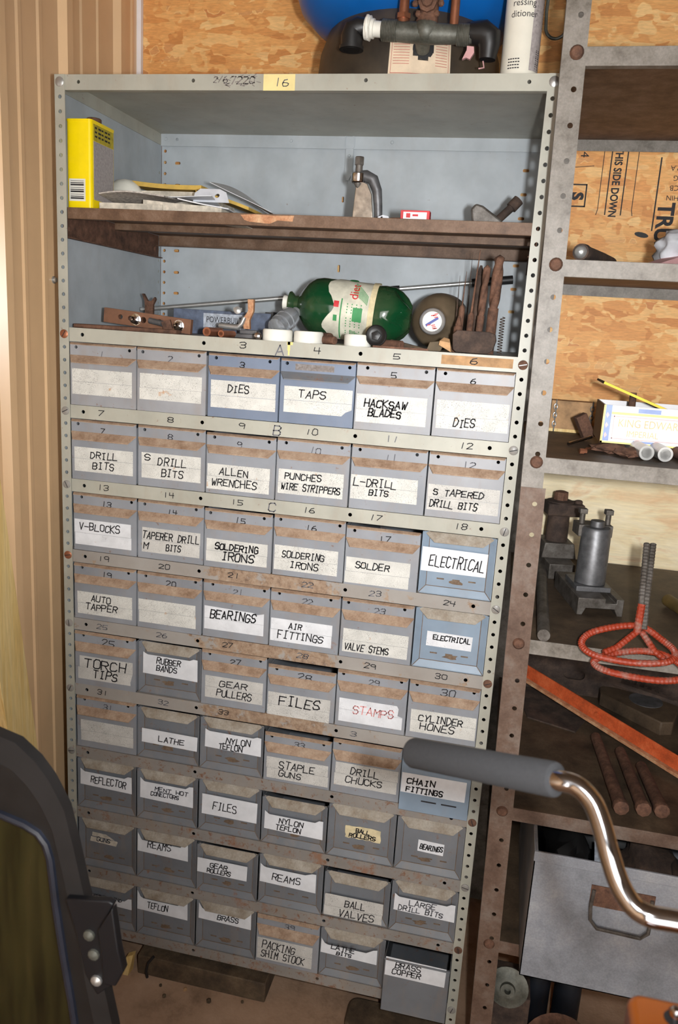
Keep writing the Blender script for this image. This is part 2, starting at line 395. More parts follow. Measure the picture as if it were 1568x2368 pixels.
# hand lettering: each capital is a set of strokes on a 4 x 6 grid
GLY = {'A':'00 26 40|12 32','B':'00 06 36 45 44 33 03|33 42 41 30 00','C':'45 36 16 05 01 10 30 41','D':'00 06 26 44 42 20 00','E':'46 06 00 40|03 33',
'F':'46 06 00|03 33','G':'45 36 16 05 01 10 30 41 43 23','H':'00 06|40 46|03 43','I':'20 26|16 36|10 30','J':'36 31 20 10 01','K':'00 06|46 03 40','L':'06 00 40',
'M':'00 06 23 46 40','N':'00 06 40 46','O':'16 05 01 10 30 41 45 36 16','P':'00 06 36 45 44 33 03','Q':'16 05 01 10 30 41 45 36 16|22 40','R':'00 06 36 45 44 33 03|23 40',
'S':'45 36 16 05 04 13 33 42 41 30 10 01','T':'20 26|06 46','U':'06 01 10 30 41 46','V':'06 20 46','W':'06 10 24 30 46','X':'00 46|06 40','Y':'06 23 46|23 20','Z':'06 46 00 40',
'0':'16 05 01 10 30 41 45 36 16','1':'20 26','2':'05 16 36 45 44 00 40','3':'05 16 36 45 44 33 13|33 42 41 30 10 01','4':'06 03 43|36 30','5':'46 06 03 33 42 41 30 00',
'6':'36 15 03 01 10 30 41 42 33 13 02','7':'06 46 10','8':'16 05 04 13 33 42 41 30 10 01 02 13|33 44 45 36 16','9':'44 33 13 04 05 16 36 45 40','-':'03 43','.':'10 11','/':'00 46'}
def strokes(mb, p, q, wd, y):
    (x0, z0), (x1, z1) = p, q; dx, dz = x1-x0, z1-z0; l = math.hypot(dx, dz) or 1e-6
    ex, ez = dx/l*wd*0.4, dz/l*wd*0.4; nx, nz = -dz/l*wd/2, dx/l*wd/2
    mb.add([(x0-ex+nx, y, z0-ez+nz), (x0-ex-nx, y, z0-ez-nz), (x1+ex-nx, y, z1+ez-nz), (x1+ex+nx, y, z1+ez+nz)], [(0,1,2,3)])
def handwrite(mb, txt, x0, x1, z0, z1, y, wd=0.075, slope=0.0, slant=0.12, rnd=None):
    rnd = rnd or random.Random(hash(txt) & 0 if False else sum(map(ord, txt))*7+int(x0*100))
    n = len(txt); adv = (x1-x0)/n; cw = adv*0.74/4; h = (z1-z0)*.86/6
    for i, ch in enumerate(txt):
        if ch not in GLY: continue
        ox = x0+i*adv+rnd.uniform(-.03, .03)*adv; oz = z0+slope*i*adv+rnd.uniform(-.06, .06)*(z1-z0); k = rnd.uniform(0.88, 1.08); sl = slant+rnd.uniform(-.06, .06)
        for st in GLY[ch].split('|'):
            pts = []
            for t in st.split():
                gx, gz = int(t[0])+rnd.uniform(-.28, .28), int(t[1])*k+rnd.uniform(-.25, .25)
                pts.append((ox+gx*cw+gz*h*sl, oz+gz*h))
            for a, b in zip(pts, pts[1:]): strokes(mb, a, b, wd, y)
    return mb
# ================================================================== the setting
YB = 19.5; XW = -2.95
b = MB(); b.box(-40, 151, YB, YB+0.6, -76, 50); o = b.build('wall_back', 'osb', base=(36, YB, -76)); struct(o, 'oriented strand board back wall behind the shelving', 'wall')
b = MB(); b.box(36.3, 64.3, YB-0.45, YB, -60, -25.2); b.box(64.4, 92, YB-0.45, YB, -60, -25.2)
o = b.build('trim_1', 'ply', base=(50, YB, -60)); struct(o, 'pale plywood sheet on the lower back wall', 'wall')
prof = []
y = 5.42-9*20
while y < YB:
    for dy, dx in ((0,0), (.45,.57), (1.3,.57), (1.75,0), (3.3,0), (3.5,.12), (3.9,.12), (4.1,0), (6.0,0), (6.2,.12), (6.6,.12), (6.8,0)):
        if y+dy < YB: prof.append((XW+dx, y+dy))
    y += 9
prof.append((XW, YB))
b = MB(); n = len(prof)
vs = [(x, yy, z) for z in (-76, 50) for x, yy in prof] + [(x-0.06, yy, z) for z in (-76, 50) for x, yy in prof]
b.add(vs, [(i, i+1, n+i+1, n+i) for i in range(n-1)] + [(2*n+i, 3*n+i, 3*n+i+1, 2*n+i+1) for i in range(n-1)])
o = b.build('wall_left', 'wall', base=(XW, -30, -76), smooth=0); struct(o, 'tan ribbed sheet metal side wall', 'wall')
b = MB(); b.box(-40, 151, -171, YB+1, -77, -76); o = b.build('floor', 'conc', base=(36, -40, -77)); struct(o, 'dusty brown concrete floor', 'floor')
b = MB(); b.box(-40, 151, -171, YB+1, 50, 51); o = b.build('ceiling', 'unseen_room', base=(36, -40, 50)); struct(o, 'unseen dark ceiling added to darken the ambient light and reflections', 'ceiling')  # added out of view: lowers ambient light, gives chrome something dark to reflect
b = MB(); b.box(XW, XW+0.45, YB-0.5, YB-0.05, -76, 50); o = b.build('trim_2', 'cigw', base=(XW, YB, -76)); struct(o, 'thin white corner strip between metal wall and board wall', 'trim')
b = MB(); b.box(150, 151, -170, YB+1, -76, 50); o = b.build('wall_right_unseen', 'unseen_room', base=(150, -70, -76)); struct(o, 'unseen far side wall added to darken the ambient light and reflections', 'wall')  # added out of view for darker ambient light and chrome reflections
b = MB(); b.plate(rect(XW, 150, -76, 50), [rect(8, 112, -75.9, 22)], 1.0, XZ(-170)); o = b.build('wall_front_unseen', 'unseen_room', base=(70, -170, -76)); struct(o, 'unseen wall with a doorway, added behind the viewer to shape chrome reflections', 'wall')  # added behind the camera: dark reflections in chrome, daylight only through the opening
# printing on the boards
b = MB(); yt = YB-0.02
R90 = lambda x, z: Matrix(((0,1,0,x), (0,0,-1,yt), (-1,0,0,z), (0,0,0,1)))      # text running downwards
b.text('THIS SIDE DOWN', 0.9, R90(41.6, -0.2), xs=0.8, bold=.028)
for x in (41.3, 42.62): b.box(x-0.05, x+0.05, yt-.004, yt, -5.75, -0.3)
for x, s in ((40.65, 1), (43.5, -1)):
    b.box(x-.03, x+.03, yt-.004, yt, -5.3, -0.3); strokes(b, (x, -5.3), (x-0.1*s, -5.75), .06, yt)
b.text('S', 1.35, R90(38.35, -3.95), bold=.07)
for p, q in (((38.0,-3.3),(39.5,-3.3)), ((39.5,-3.3),(39.5,-5.1)), ((39.5,-5.1),(38.0,-5.1))): strokes(b, p, q, .12, yt)
b.text('4', 1.0, R90(38.7, -0.6)); strokes(b, (38.2,-1.9), (39.9,-1.75), .05, yt)
for k, t in enumerate(('A.P.A', 'ING', 'NCB', 'THIN')): b.text(t, 0.6, Matrix(((-1,0,0,47.6), (0,0,-1,yt), (0,-1,0,-1.6-0.8*k), (0,0,0,1))))
b.text('TRU', 1.9, R90(45.7, -4.6), xs=0.9, bold=.06); strokes(b, (45.4,-1.0), (45.4,-6.9), .12, yt)
o = b.build('trim_3', 'ink', base=(42, YB, -5)); struct(o, 'black stencilled printing on the board wall', 'printing')
b = MB(); b.prism([(44.6+.6*math.cos(a*.5236), -7.3+.22*math.sin(a*.5236)-.1*math.cos(a*.5236)) for a in range(12)], yt-.02, yt, 'y'); o = b.build('trim_4', 'dkblack', base=(44.6, YB, -7.6)); struct(o, 'black oval knot hole in the board wall', 'mark')
# screw head on the metal wall
b = MB(); b.lathe([(0,.3), (.08,.3), (.1,.2), (.28,.2), (.34,.1), (.34,0)], (XW+.02, 4.03, -14.33), (1,0,0), 12); o = b.build('wall_screw', 'zinc'); tag(o, 'small hex screw head in the tan ribbed metal wall', 'screw')

# ================================================================== the cabinet (one shelving unit)
cab = thing('steel_shelving_unit', 'tall grey steel shelving cabinet filled with rows of small drawers', 'shelving unit', (18, 9, -76))
HR = 0.145
for side in (0, 1):
    X = (lambda v: v) if side == 0 else (lambda v: 36-v)
    b = MB(); xs = sorted((X(0.0), X(0.82)))
    rowset = {0, 18, 24, 30, 36, 42, 48, 54, 60, 66, 72}
    b.plate(rect(xs[0], xs[1], -76, 0), [circ(X(0.42), -(i+.5), HR) for i in range(0, 75) if i not in rowset], 0.06, XZ(-0.04))
    xx = sorted((X(0.0), X(0.06)))
    b.plate(rect(-0.04, 1.3, -76, 0), [circ(0.75, -(i+.5), HR, 8) for i in range(1, 60)], 0.06, YZ(X(0.03)))
    b.build('post', 'cab', cab)
    b = MB(); b.box(*sorted((X(0.07), X(0.13))), 16.9, 18.0, -76, 0); b.build('post', 'cab', cab)
    b = MB(); hs = [circ(17.45, -(i+.5), HR, 8) for i in range(3, 17)]
    b.plate(rect(0.25, 17.85, -75.5, -0.05), hs, 0.04, YZ(X(0.18))); b.build('side_panel', 'cab_in', cab)
    for i in sorted(rowset):
        bm_ = MB(); c = (X(0.42), -0.07, -(i+.5))
        bm_.lathe([(0,.34), (.04,.34), (.09,.24), (.1,0)], c, (0,-1,0), 14)
        mt = 'zinc' if i == 0 else 'bolt'
        if (i in (18, 36) and side == 0) or (i in (18, 42, 54, 66) and side == 1): mt = 'rust' if side else 'copper'
        bm_.m = 1; a = random.uniform(0, 3.1) if i else 0.5
        d = (math.cos(a)*.25, math.sin(a)*.25)
        if i: strokes(bm_, (c[0]-d[0], c[2]-d[1]), (c[0]+d[0], c[2]+d[1]), .06, -0.174)
        bm_.build('bolt', [mt, 'ink' if not (i == 18 and side) else 'paper'], cab)
# back panel with slots: the board wall shows through
hs = [circ(x, -(i+.5), HR, 8) for x in (0.55,) for i in range(1, 18)]
for z in (-2.55, -4.52, -6.5, -8.5, -10.48, -12.5, -14.46): hs += [rrect(1.55, 2.1, z-.13, z+.13, .12, 3), rrect(33.9, 34.45, z-.13, z+.13, .12, 3)]
hs += [rrect(17.9, 18.15, -11.75, -11.1, .1, 3), rrect(17.95, 18.15, -5.6, -5.1, .08, 3)]
b = MB(); b.plate(rect(0.2, 35.8, -75.5, 0.0), hs, 0.04, XZ(17.95)); b.build('back_panel', 'cab_in', cab)
# top
b = MB(); b.box(0.1, 35.9, 0.0, 17.9, -0.06, 0); b.plate(rect(.8, 35.2, -1.05, 0), [circ(1.9, -.5, .13), circ(10.8, -.42, .13), circ(23.2, -.4, .13), circ(34.0, -.5, .13)], 0.05, XZ(0))
b.box(0.8, 35.2, 0.0, 0.5, -1.05, -1.0)
for x in (0.22, 35.72): b.box(x, x+.06, 0.3, 17.7, -1.05, -0.05)
b.build('top', 'cab', cab)
b = MB(); b.plate(rect(0.25, 35.75, -1.05, -0.05), [circ(1.9, -.55, .14)], 0.05, XZ(17.6)); b.box(.25, 35.75, 17.55, 17.62, -1.12, -1.05)
for x in (0.75, 13.0, 22.3): b.lathe([(0,.16), (.06,.13), (.08,0)], (x, 17.57, -.5), (0,-1,0), 10)
b.build('rear_rail', 'cab_in', cab)
b = MB(); b.plate(rrect(18.0, 18.95, -1.1, .02, .25), [rrect(18.08, 18.87, -1.02, -.06, .2)], .05, XZ(17.5))
b.prism([(18.15,-1.1), (18.85,-1.1), (18.85,-3.2), (18.55,-3.75), (18.35,-3.75), (18.15,-3.2)], 17.5, 17.55); b.lathe([(0,.14), (.08,.1)], (18.5, 17.5, -1.7), (0,-1,0), 8)
b.build('clip', 'cab_in', cab)
def masking(name, mat, x0, x1, z0, z1, y=-0.04, **k):
    b = MB(); b.box(x0, x1, y, y+.012, z0, z1); return b.build(name, mat, cab, **k)
t_ = masking('tape_label', 'tape', 15.98, 18.25, -1.06, -0.02)
b = MB(); handwrite(b, '16', 16.8, 17.9, -.8, -.25, -0.045, .06); b.build('lettering', 'ink_faint', t_, local=True) if False else None
def sub(mb, name, mat, parent): return mb.build(name, mat, parent)
sub(b, 'lettering', 'ink_faint', t_)
b = MB(); handwrite(b, '2/6', 12.3, 13.4, -.55, -.1, -0.032, .06); handwrite(b, '7220', 13.6, 15.4, -.62, -.12, -0.032, .07)
rr = random.Random(3)
for k in range(22): x = rr.uniform(12.2, 15.6); z = rr.uniform(-.75, -.15); strokes(b, (x, z), (x+rr.uniform(.1, .4), z+rr.uniform(-.15, .15)), .05, -0.032)
b.build('marking', 'scuff', cab)
# brown middle shelf with its side brackets
b = MB(); b.box(.25, 35.7, 0.05, 17.6, -9.2, -9.13); b.box(.84, 35.18, 0, 0.06, -9.92, -9.13); b.box(.84, 35.18, 0.0, 0.55, -9.95, -9.9)
b.box(.3, 35.2, 17.2, 17.26, -10.15, -9.13); b.box(.3, 35.2, 16.5, 17.26, -10.2, -10.15); b.box(.3, 35.2, 8.4, 9.6, -9.75, -9.2)
b.build('shelf', 'shelf_br', cab, bevel=.02)
for x, s in ((.22, 1), (35.6, -1)):
    b = MB(); b.box(*sorted((x, x+.06*s)), .4, 17.2, -11.25, -9.22); b.box(*sorted((x, x+.5*s)), .4, 17.2, -11.3, -11.22)
    b.lathe([(0,.25), (.12,.2), (.14,0)], (x+.06*s, 16.4, -10.5), (s,0,0), 8); b.lathe([(0,.25), (.12,.2), (.14,0)], (x+.06*s, 1.2, -10.6), (s,0,0), 8)
    b.build('bracket', 'rust', cab)
b = MB(); b.prism([(14.6,-9.25),(15.6,-9.18),(17.2,-9.24),(18.6,-9.2),(18.5,-9.6),(17.4,-9.55),(16.8,-9.8),(15.3,-9.7),(14.9,-9.6)], -.012, 0); b.build('peeling_patch', 'copperrust', cab)
# drawer shelves with drilled lips
LIPNUM = {0: [('3',12.9+2,0),('A',17.7,1),('4',20.6,0),('5',26.5,0),('6',32.0,0)], 1: [('7',3.3,0),('8',9.2,0),('9',15.0,0),('B',17.75,1),('10',20.3,0),('11',26.4,2),('12',31.8,0)],
 2: [('13',3.2,0),('14',8.9,0),('15',14.6,0),('C',17.6,1),('16',20.4,0),('17',25.6,0),('18',32.0,0)], 3: [('19',3.2,0),('20',8.6,0),('21',14.5,0),('22',20.6,2),('23',26.0,2),('24',31.7,0)],
 4: [('25',3.0,2),('26',8.4,2),('27',14.2,0),('28',20.5,2),('29',26.0,0),('30',31.6,0)], 5: [('31',3.0,0),('32',8.6,2),('33',14.0,0),('3',25.3,2)]}
for r in range(10):
    c = -(18.5+6*r)
    b = MB(); b.box(.25, 35.7, 0.05, 17.6, c+.44, c+.5)
    b.plate(rect(.84, 35.18, c-.54, c+.52), [circ(x, c+.02, .15) for x in ((1.95, 12.0, 24.05, 33.9) if r < 9 else (2.2, 12.2, 23.8, 33.6))], .05, XZ(0.0))
    b.box(.84, 35.18, 0.0, .5, c-.54, c-.49)
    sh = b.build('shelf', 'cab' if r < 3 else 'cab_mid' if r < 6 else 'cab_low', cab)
    if r in LIPNUM:
        for t, x, k in LIPNUM[r]:
            b = MB()
            if k == 1: handwrite(b, t, x, x+.75, c-.42, c+.45, -.036, .09, slant=.05)
            else: handwrite(b, t, x-.05, x+.42*len(t)+.15, c-.18, c+.3, -.036, .065)
            sub(b, 'lettering', 'ink_faint' if k else 'ink', sh)
    if r == 0:
        b = MB(); b.box(18.55, 18.75, -.032, -.026, c-.1, c+.52); b.box(18.5, 18.95, -.032, -.026, c+.3, c+.52); b.box(18.6, 18.72, -.032, -.026, c-.45, c-.1); sub(b, 'drip', 'stain', sh)
        b = MB(); b.box(29.9, 34.9, -.031, -.026, c-.3, c+.35); sub(b, 'bare_patch', 'woodend', sh)
# ================================================================== the 54 parts drawers
LAB = {1:(1.09,-2.6,6.2,-4.59), 2:(6.88,-2.51,11.96,-4.27), 3:(12.67,-2.65,17.82,-4.72), 4:(18.44,-2.68,23.65,-4.62), 5:(23.99,-2.82,29.16,-4.88), 6:(29.89,-2.81,35.01,-4.85), 7:(1.16,-2.8,6.26,-4.77), 8:(6.96,-2.74,11.95,-4.78), 9:(12.49,-3.1,17.57,-5.1), 10:(18.29,-2.95,23.39,-4.86), 11:(23.86,-2.85,29.01,-4.69), 12:(29.74,-2.99,34.95,-4.91), 13:(1.04,-2.82,6.06,-4.96), 14:(7.02,-2.86,12.01,-4.92), 15:(12.61,-3.11,17.68,-4.97), 16:(18.23,-3.0,23.32,-5.0), 17:(23.74,-3.23,28.92,-5.28), 18:(29.62,-1.78,34.61,-3.67), 19:(1.22,-3.04,6.2,-5.0), 20:(6.79,-2.97,11.79,-4.97), 21:(12.53,-2.81,17.58,-4.79), 22:(18.13,-3.04,23.21,-4.95), 23:(24.12,-3.08,29.27,-5.01), 24:(30.63,-2.5,34.11,-3.73), 25:(1.21,-2.81,6.27,-4.92), 26:(7.12,-1.7,11.98,-3.74), 27:(12.77,-2.86,17.77,-4.8), 28:(18.21,-3.47,23.43,-5.49), 29:(24.16,-3.02,29.31,-5.02), 30:(29.99,-3.03,35.13,-4.95), 31:(1.33,-2.87,6.29,-4.83), 32:(7.09,-2.69,12.17,-4.07), 33:(12.87,-1.71,17.8,-3.49), 34:(18.37,-3.26,23.63,-5.19), 35:(24.17,-2.7,29.35,-4.76), 36:(29.64,-2.28,34.84,-4.06), 37:(1.25,-1.57,6.15,-3.26), 38:(6.98,-1.4,11.89,-3.48), 39:(12.72,-1.89,17.7,-3.84), 40:(18.38,-2.36,23.47,-4.19), 41:(25.33,-2.5,28.32,-3.67), 42:(31.45,-2.59,33.58,-3.72), 43:(1.9,-2.2,4.62,-3.12), 44:(6.75,-0.92,11.5,-2.9), 45:(12.21,-2.1,17.07,-3.56), 46:(18.21,-1.49,23.16,-3.41), 47:(23.81,-3.26,29.02,-5.34), 48:(29.94,-1.79,34.99,-3.51), 49:(1.56,-1.98,6.12,-3.2), 50:(6.71,-0.88,11.57,-2.95), 51:(12.65,-0.81,17.54,-2.52), 52:(18.03,-2.93,23.2,-5.1), 53:(23.88,-1.67,28.88,-3.23), 54:(29.67,-2.13,34.81,-4.01)}

COLX = [0.88, 6.6, 12.35, 18.05, 23.83, 29.6, 35.2]
TXT = {3:[('DIES',.26,.6,.6,.9)], 4:[('TAPS',.22,.63,.6,.92)], 5:[('HACKSAW',.11,.74,.56,.86),('BLADES',.18,.66,.24,.52)], 6:[('DIES',.25,.56,.1,.42)],
7:[('DRILL',.28,.76,.58,.9),('BITS',.32,.7,.16,.48)], 8:[('S',.05,.17,.7,.98),('DRILL',.28,.78,.56,.9),('BITS',.34,.72,.12,.44)], 9:[('ALLEN',.2,.68,.58,.88),('WRENCHES',.08,.82,.16,.48)],
10:[('PUNCHES',.1,.68,.62,.9),('WIRE STRIPPERS',.05,.97,.18,.48)], 11:[('L-DRILL',.04,.7,.56,.92),('BITS',.28,.58,.2,.48)], 12:[('S TAPERED',.08,.8,.6,.88),('DRILL BITS',.04,.72,.12,.45)],
13:[('V-BLOCKS',.08,.82,.6,.92)], 14:[('TAPERER DRILL',.01,1.0,.56,.9),('M',.03,.13,.14,.42),('BITS',.42,.68,.14,.42)], 15:[('SOLDERING',.14,.86,.56,.88),('IRONS',.25,.8,.12,.5)],
16:[('SOLDERING',.12,.8,.54,.84),('IRONS',.25,.72,.14,.44)], 17:[('SOLDER',.16,.7,.6,.88)], 18:[('ELECTRICAL',.12,.97,.22,.74)], 19:[('AUTO',.25,.62,.6,.92),('TAPPER',.15,.74,.22,.55)],
21:[('BEARINGS',.1,.88,.52,.92)], 22:[('AIR',.3,.52,.6,.9),('FITTINGS',.12,.88,.16,.52)], 23:[('VALVE STEMS',.03,.72,.1,.42)], 24:[('ELECTRICAL',.14,.97,.48,.84)], 25:[('TORCH',.12,.9,.52,.95),('TIPS',.28,.74,.1,.48)],
26:[('RUBBER',.25,.7,.56,.86),('BANDS',.25,.64,.24,.52)], 27:[('GEAR',.25,.75,.58,.9),('PULLERS',.2,.82,.12,.5)], 28:[('FILES',.18,.86,.5,.95)], 29:[('STAMPS',.22,.88,.42,.8)],
30:[('CYLINDER',.12,.8,.54,.88),('HONES',.15,.7,.16,.5)], 32:[('LATHE',.3,.78,.28,.7)], 33:[('NYLON',.38,.82,.42,.78),('TEFLON',.25,.68,.08,.4)], 34:[('STAPLE',.2,.8,.52,.9),('GUNS',.2,.58,.14,.46)],
35:[('DRILL',.25,.72,.56,.92),('CHUCKS',.18,.78,.18,.5)], 36:[('CHAIN',.08,.54,.5,.82),('FITTINGS',.08,.66,.1,.4)], 37:[('REFLECTOR',.2,.9,.26,.72)], 38:[('MENT HOT',.28,.92,.5,.7),('CONECTORS',.2,.74,.26,.48)],
39:[('FILES',.2,.64,.3,.72)], 40:[('NYLON',.25,.68,.46,.8),('TEFLON',.2,.64,.12,.42)], 41:[('BALL',.3,.7,.52,.86),('ROLLERS',.12,.88,.12,.48)], 42:[('BEARINGS',.08,.96,.28,.76)], 43:[('GUNS',.25,.75,.25,.75)],
44:[('REAMS',.2,.68,.32,.72)], 45:[('GEAR',.25,.62,.5,.85),('ROLLERS',.2,.68,.12,.46)], 46:[('REAMS',.22,.74,.26,.66)], 47:[('BALL',.35,.72,.54,.92),('VALVES',.26,.88,.06,.44)], 48:[('LARGE',.25,.7,.48,.82),('DRILL BITS',.08,.82,.12,.44)],
49:[('RUBBER BAND',.05,.8,.5,.8),('FIXER',.2,.58,.14,.42)], 50:[('TEFLON',.2,.62,.22,.56)], 51:[('BRASS',.36,.78,.22,.58)], 52:[('PACKING',.1,.7,.52,.92),('SHIM STOCK',.08,.88,.1,.48)], 53:[('LATHE',.18,.62,.44,.78),('BITS',.28,.56,.12,.38)], 54:[('BRASS',.16,.6,.52,.86),('COPPER',.12,.6,.16,.48)]}
TYPEA = set(range(1, 18)) | {19,20,21,22,23,25,27,28,29,30,31,34,35,52}
DROP = {3:.08, 4:.1, 9:.1, 15:.1, 17:.2, 26:.22, 28:.5, 32:.2, 34:.48, 35:.1, 40:.5, 45:.2, 47:.55, 48:.08, 54:.55, 33:.12}
PULLOUT = {1:.12, 2:.18, 5:.1, 7:.1, 10:.05, 17:.15, 25:.1, 26:-.15, 28:-.05, 34:.05, 36:.7, 45:.15, 47:-.1, 54:1.3, 24:.0}
FAINT = {49, 43, 38, 48}
ORD = ['first','second','third','fourth','fifth','sixth','seventh','eighth','ninth']; COLW = ['leftmost','second from left','third from left','fourth from left','fifth from left','rightmost']
MARK = {1:'a stained blank label', 2:'a rust spotted blank label', 20:'a blank aged white label', 31:'a blank grimy label'}
for n in range(1, 55):
    r, cidx = (n-1)//6, (n-1) % 6
    c = -(18.5+6*r); xl, xr = COLX[cidx]+.06, COLX[cidx+1]-.06; top = c-.57-DROP.get(n, .02); bot = c-5.44; p = PULLOUT.get(n, random.Random(n).uniform(-.04, .06))
    y0 = -p; A = n in TYPEA
    words = ' '.join(t[0] for t in TXT.get(n, []))
    kind = 'steel drawer' if A else ('framed steel bin drawer' if n not in (36, 54) else 'plain blue-grey steel drawer')
    what = f'lettered {words}' if words else f'with {MARK[n]}'
    if n == 43: what = 'with two small torn labels'
    lab = f'{kind} {what}, {COLW[cidx]}, {ORD[r]} row'
    d = thing('parts_drawer', lab, 'drawer', (xl, y0, bot), 'small parts drawers in the cabinet')
    paint = 'd_blue' if n in (3, 4) else 'd_light' if n in (1, 2, 5, 6, 12) else 'd_bluebin' if n in (24, 36, 18) else 'd_grey' if A else 'd_bin'
    w_ = xr-xl; rnd = random.Random(n*13+5)
    b = MB(); t = .05
    yb = y0+17.0
    b.box(xl, xr, y0+.1, yb, bot, bot+t); b.box(xl, xl+t, y0+.1, yb, bot, top-.3); b.box(xr-t, xr, y0+.1, yb, bot, top-.3); b.box(xl, xr, yb-t, yb, bot, top-.3)
    if not A: b.box(xl, xr, y0+.3, y0+.36, bot, top-.25)
    b.build('body', paint, d)
    if A:
        b = MB()
        hs = [circ(xl+rnd.uniform(.45, .8), top-.36, .13, 8)]
        if rnd.random() < .75: hs.append(circ(xr-rnd.uniform(.45, .8), top-.36, .13, 8))
        b.plate(rect(xl, xr, bot, top-.05), hs, .06, XZ(y0+.03)); b.build('front_panel', paint, d, bevel=.015)
        b = MB(); e = rnd.uniform(.22, .3)       # folded rim along the top edge
        b.hexa([(xl+.0, y0, top-.2), (xr-.0, y0, top-.2), (xl, y0+.05, top-.2), (xr, y0+.05, top-.2)] and
               [(xl, y0+.02, top-.05), (xr, y0+.02, top-.05), (xl, y0+.05, top), (xr, y0+.05, top), (xl+.12, y0-e, top-.17), (xr-.12, y0-e, top-.17), (xl+.12, y0-e, top-.12), (xr-.12, y0-e, top-.12)])
        b.build('top_rim', 'pull', d)
        zp = c-1.55-DROP.get(n, 0)*.8; b = MB(); rnd2 = rnd.uniform(-.04, .04)
        pts = lambda dz: [(xl-.02, y0-.02, zp-dz), (xr+.02, y0-.02, zp-dz), (xr-.42, y0-.62, zp-.52-dz+rnd2), (xl+.42, y0-.62, zp-.52-dz+rnd2)]
        b.add(pts(0)+pts(.06), [(0,1,2,3), (7,6,5,4), (0,3,7,4), (1,5,6,2), (2,6,7,3), (0,4,5,1)])
        b.build('pull', 'pull' if n not in (4,) else 'd_bin', d)
    elif n in (36, 54):
        b = MB(); b.box(xl, xr, y0, y0+.06, bot-.1 if n == 36 else bot-.9, top-.02)
        if n == 54: b.box(xl, xl+.06, y0, y0+1.2, bot-.9, top-.1); b.box(xr-.06, xr, y0, y0+1.2, bot-.9, top-.1); b.box(xl, xr, y0-.14, y0+.02, top-.12, top+.0)
        b.build('front_panel', paint if n == 36 else 'd_bin', d, bevel=.02)
        if n == 36:
            b = MB(); zc = bot+.95
            for x in (xl+1.75, xl+3.35): b.box(x, x+1.2, y0-.01, y0, zc-.06, zc+.06)
            b.build('slot', 'ink', d)
    else:
        b = MB(); f = .52; dp = .28; zt = top-.05       # folded picture-frame flanges, mitred
        def strip(a, b_, c_, d_): b.add([a, b_, c_, d_], [(0,1,2,3)])
        strip((xl, y0, bot), (xl+f, y0+dp, bot+f*1.1), (xl+f, y0+dp, zt), (xl, y0, zt)); strip((xr, y0, bot), (xr, y0, zt), (xr-f, y0+dp, zt), (xr-f, y0+dp, bot+f*1.1))
        strip((xl, y0, bot), (xr, y0, bot), (xr-f, y0+dp, bot+f*1.1), (xl+f, y0+dp, bot+f*1.1))
        b.m = 1
        for q0, q1 in (((xl, y0-.01, bot), (xl+f, y0+dp-.01, bot+f*1.1)), ((xr, y0-.01, bot), (xr-f, y0+dp-.01, bot+f*1.1)), ((xl+f, y0+dp, bot+f*1.1), (xr-f, y0+dp, bot+f*1.1)), ((xl+f, y0+dp, bot+f*1.1), (xl+f, y0+dp, zt)), ((xr-f, y0+dp, bot+f*1.1), (xr-f, y0+dp, zt))):
            b.tube([q0, q1], .03, 5)
        b.m = 0; b.box(xl, xl+.05, y0, y0+.4, bot, zt); b.box(xr-.05, xr, y0, y0+.4, bot, zt); b.box(xl, xr, y0, y0+.4, bot, bot+.05)
        b.build('front_frame', [paint, 'seam'], d)
        b = MB(); zp = top-.06
        pts = lambda dz: [(xl+.1, y0+.22, zp-dz), (xr-.1, y0+.22, zp-dz), (xr-.95, y0-.3, zp-.62-dz), (xl+.95, y0-.3, zp-.62-dz)]
        b.add(pts(0)+pts(.06), [(0,1,2,3), (7,6,5,4), (0,3,7,4), (1,5,6,2), (2,6,7,3), (0,4,5,1)])
        b.build('pull', 'pull_bin', d)
        b = MB(); zs = bot+1.15; rn = random.Random(n)
        for x in (xl+1.3, (xl+xr)/2-.25, xr-1.8): b.box(x, x+.55, y0+.27, y0+.3, zs, zs+.1)
        b.build('slot', 'seam', d)
        if rn.random() < .8:
            b = MB(); xc = (xl+xr)/2+rn.uniform(-.3, .2); q_ = [rn.uniform(.6, 1.25) for _ in range(9)]; b.prism([(xc+.62*q_[k]*math.cos(k*.698), zs-.14+.2*q_[k]*math.sin(k*.698)) for k in range(9)], y0+.285, y0+.3); b.build('rust_patch', 'seam', d)
    # paper label and its lettering
    lx0, lt, lx1, lb = LAB[n]; lt += c; lb += c
    if n == 2: lt, lb = c-2.55, c-4.55
    if n == 36: lt -= .35; lb -= .35
    k = 1-p/58.0; PX, PZ = CAM[0], CAM[2]
    if p > .3: lx0, lx1, lt, lb = PX+(lx0-PX)*k, PX+(lx1-PX)*k, PZ+(lt-PZ)*k, PZ+(lb-PZ)*k
    lx0 = max(lx0, xl+.08); lx1 = min(lx1, xr-.06); yl = y0-.012; mid = (lt+lb)/2+rnd.uniform(-.1, .1)
    inset = not A and n not in (36, 54)
    if inset: yl = y0+.26 if n in (24, 41, 42, 43) else y0-.02
    b = MB(); th = .012
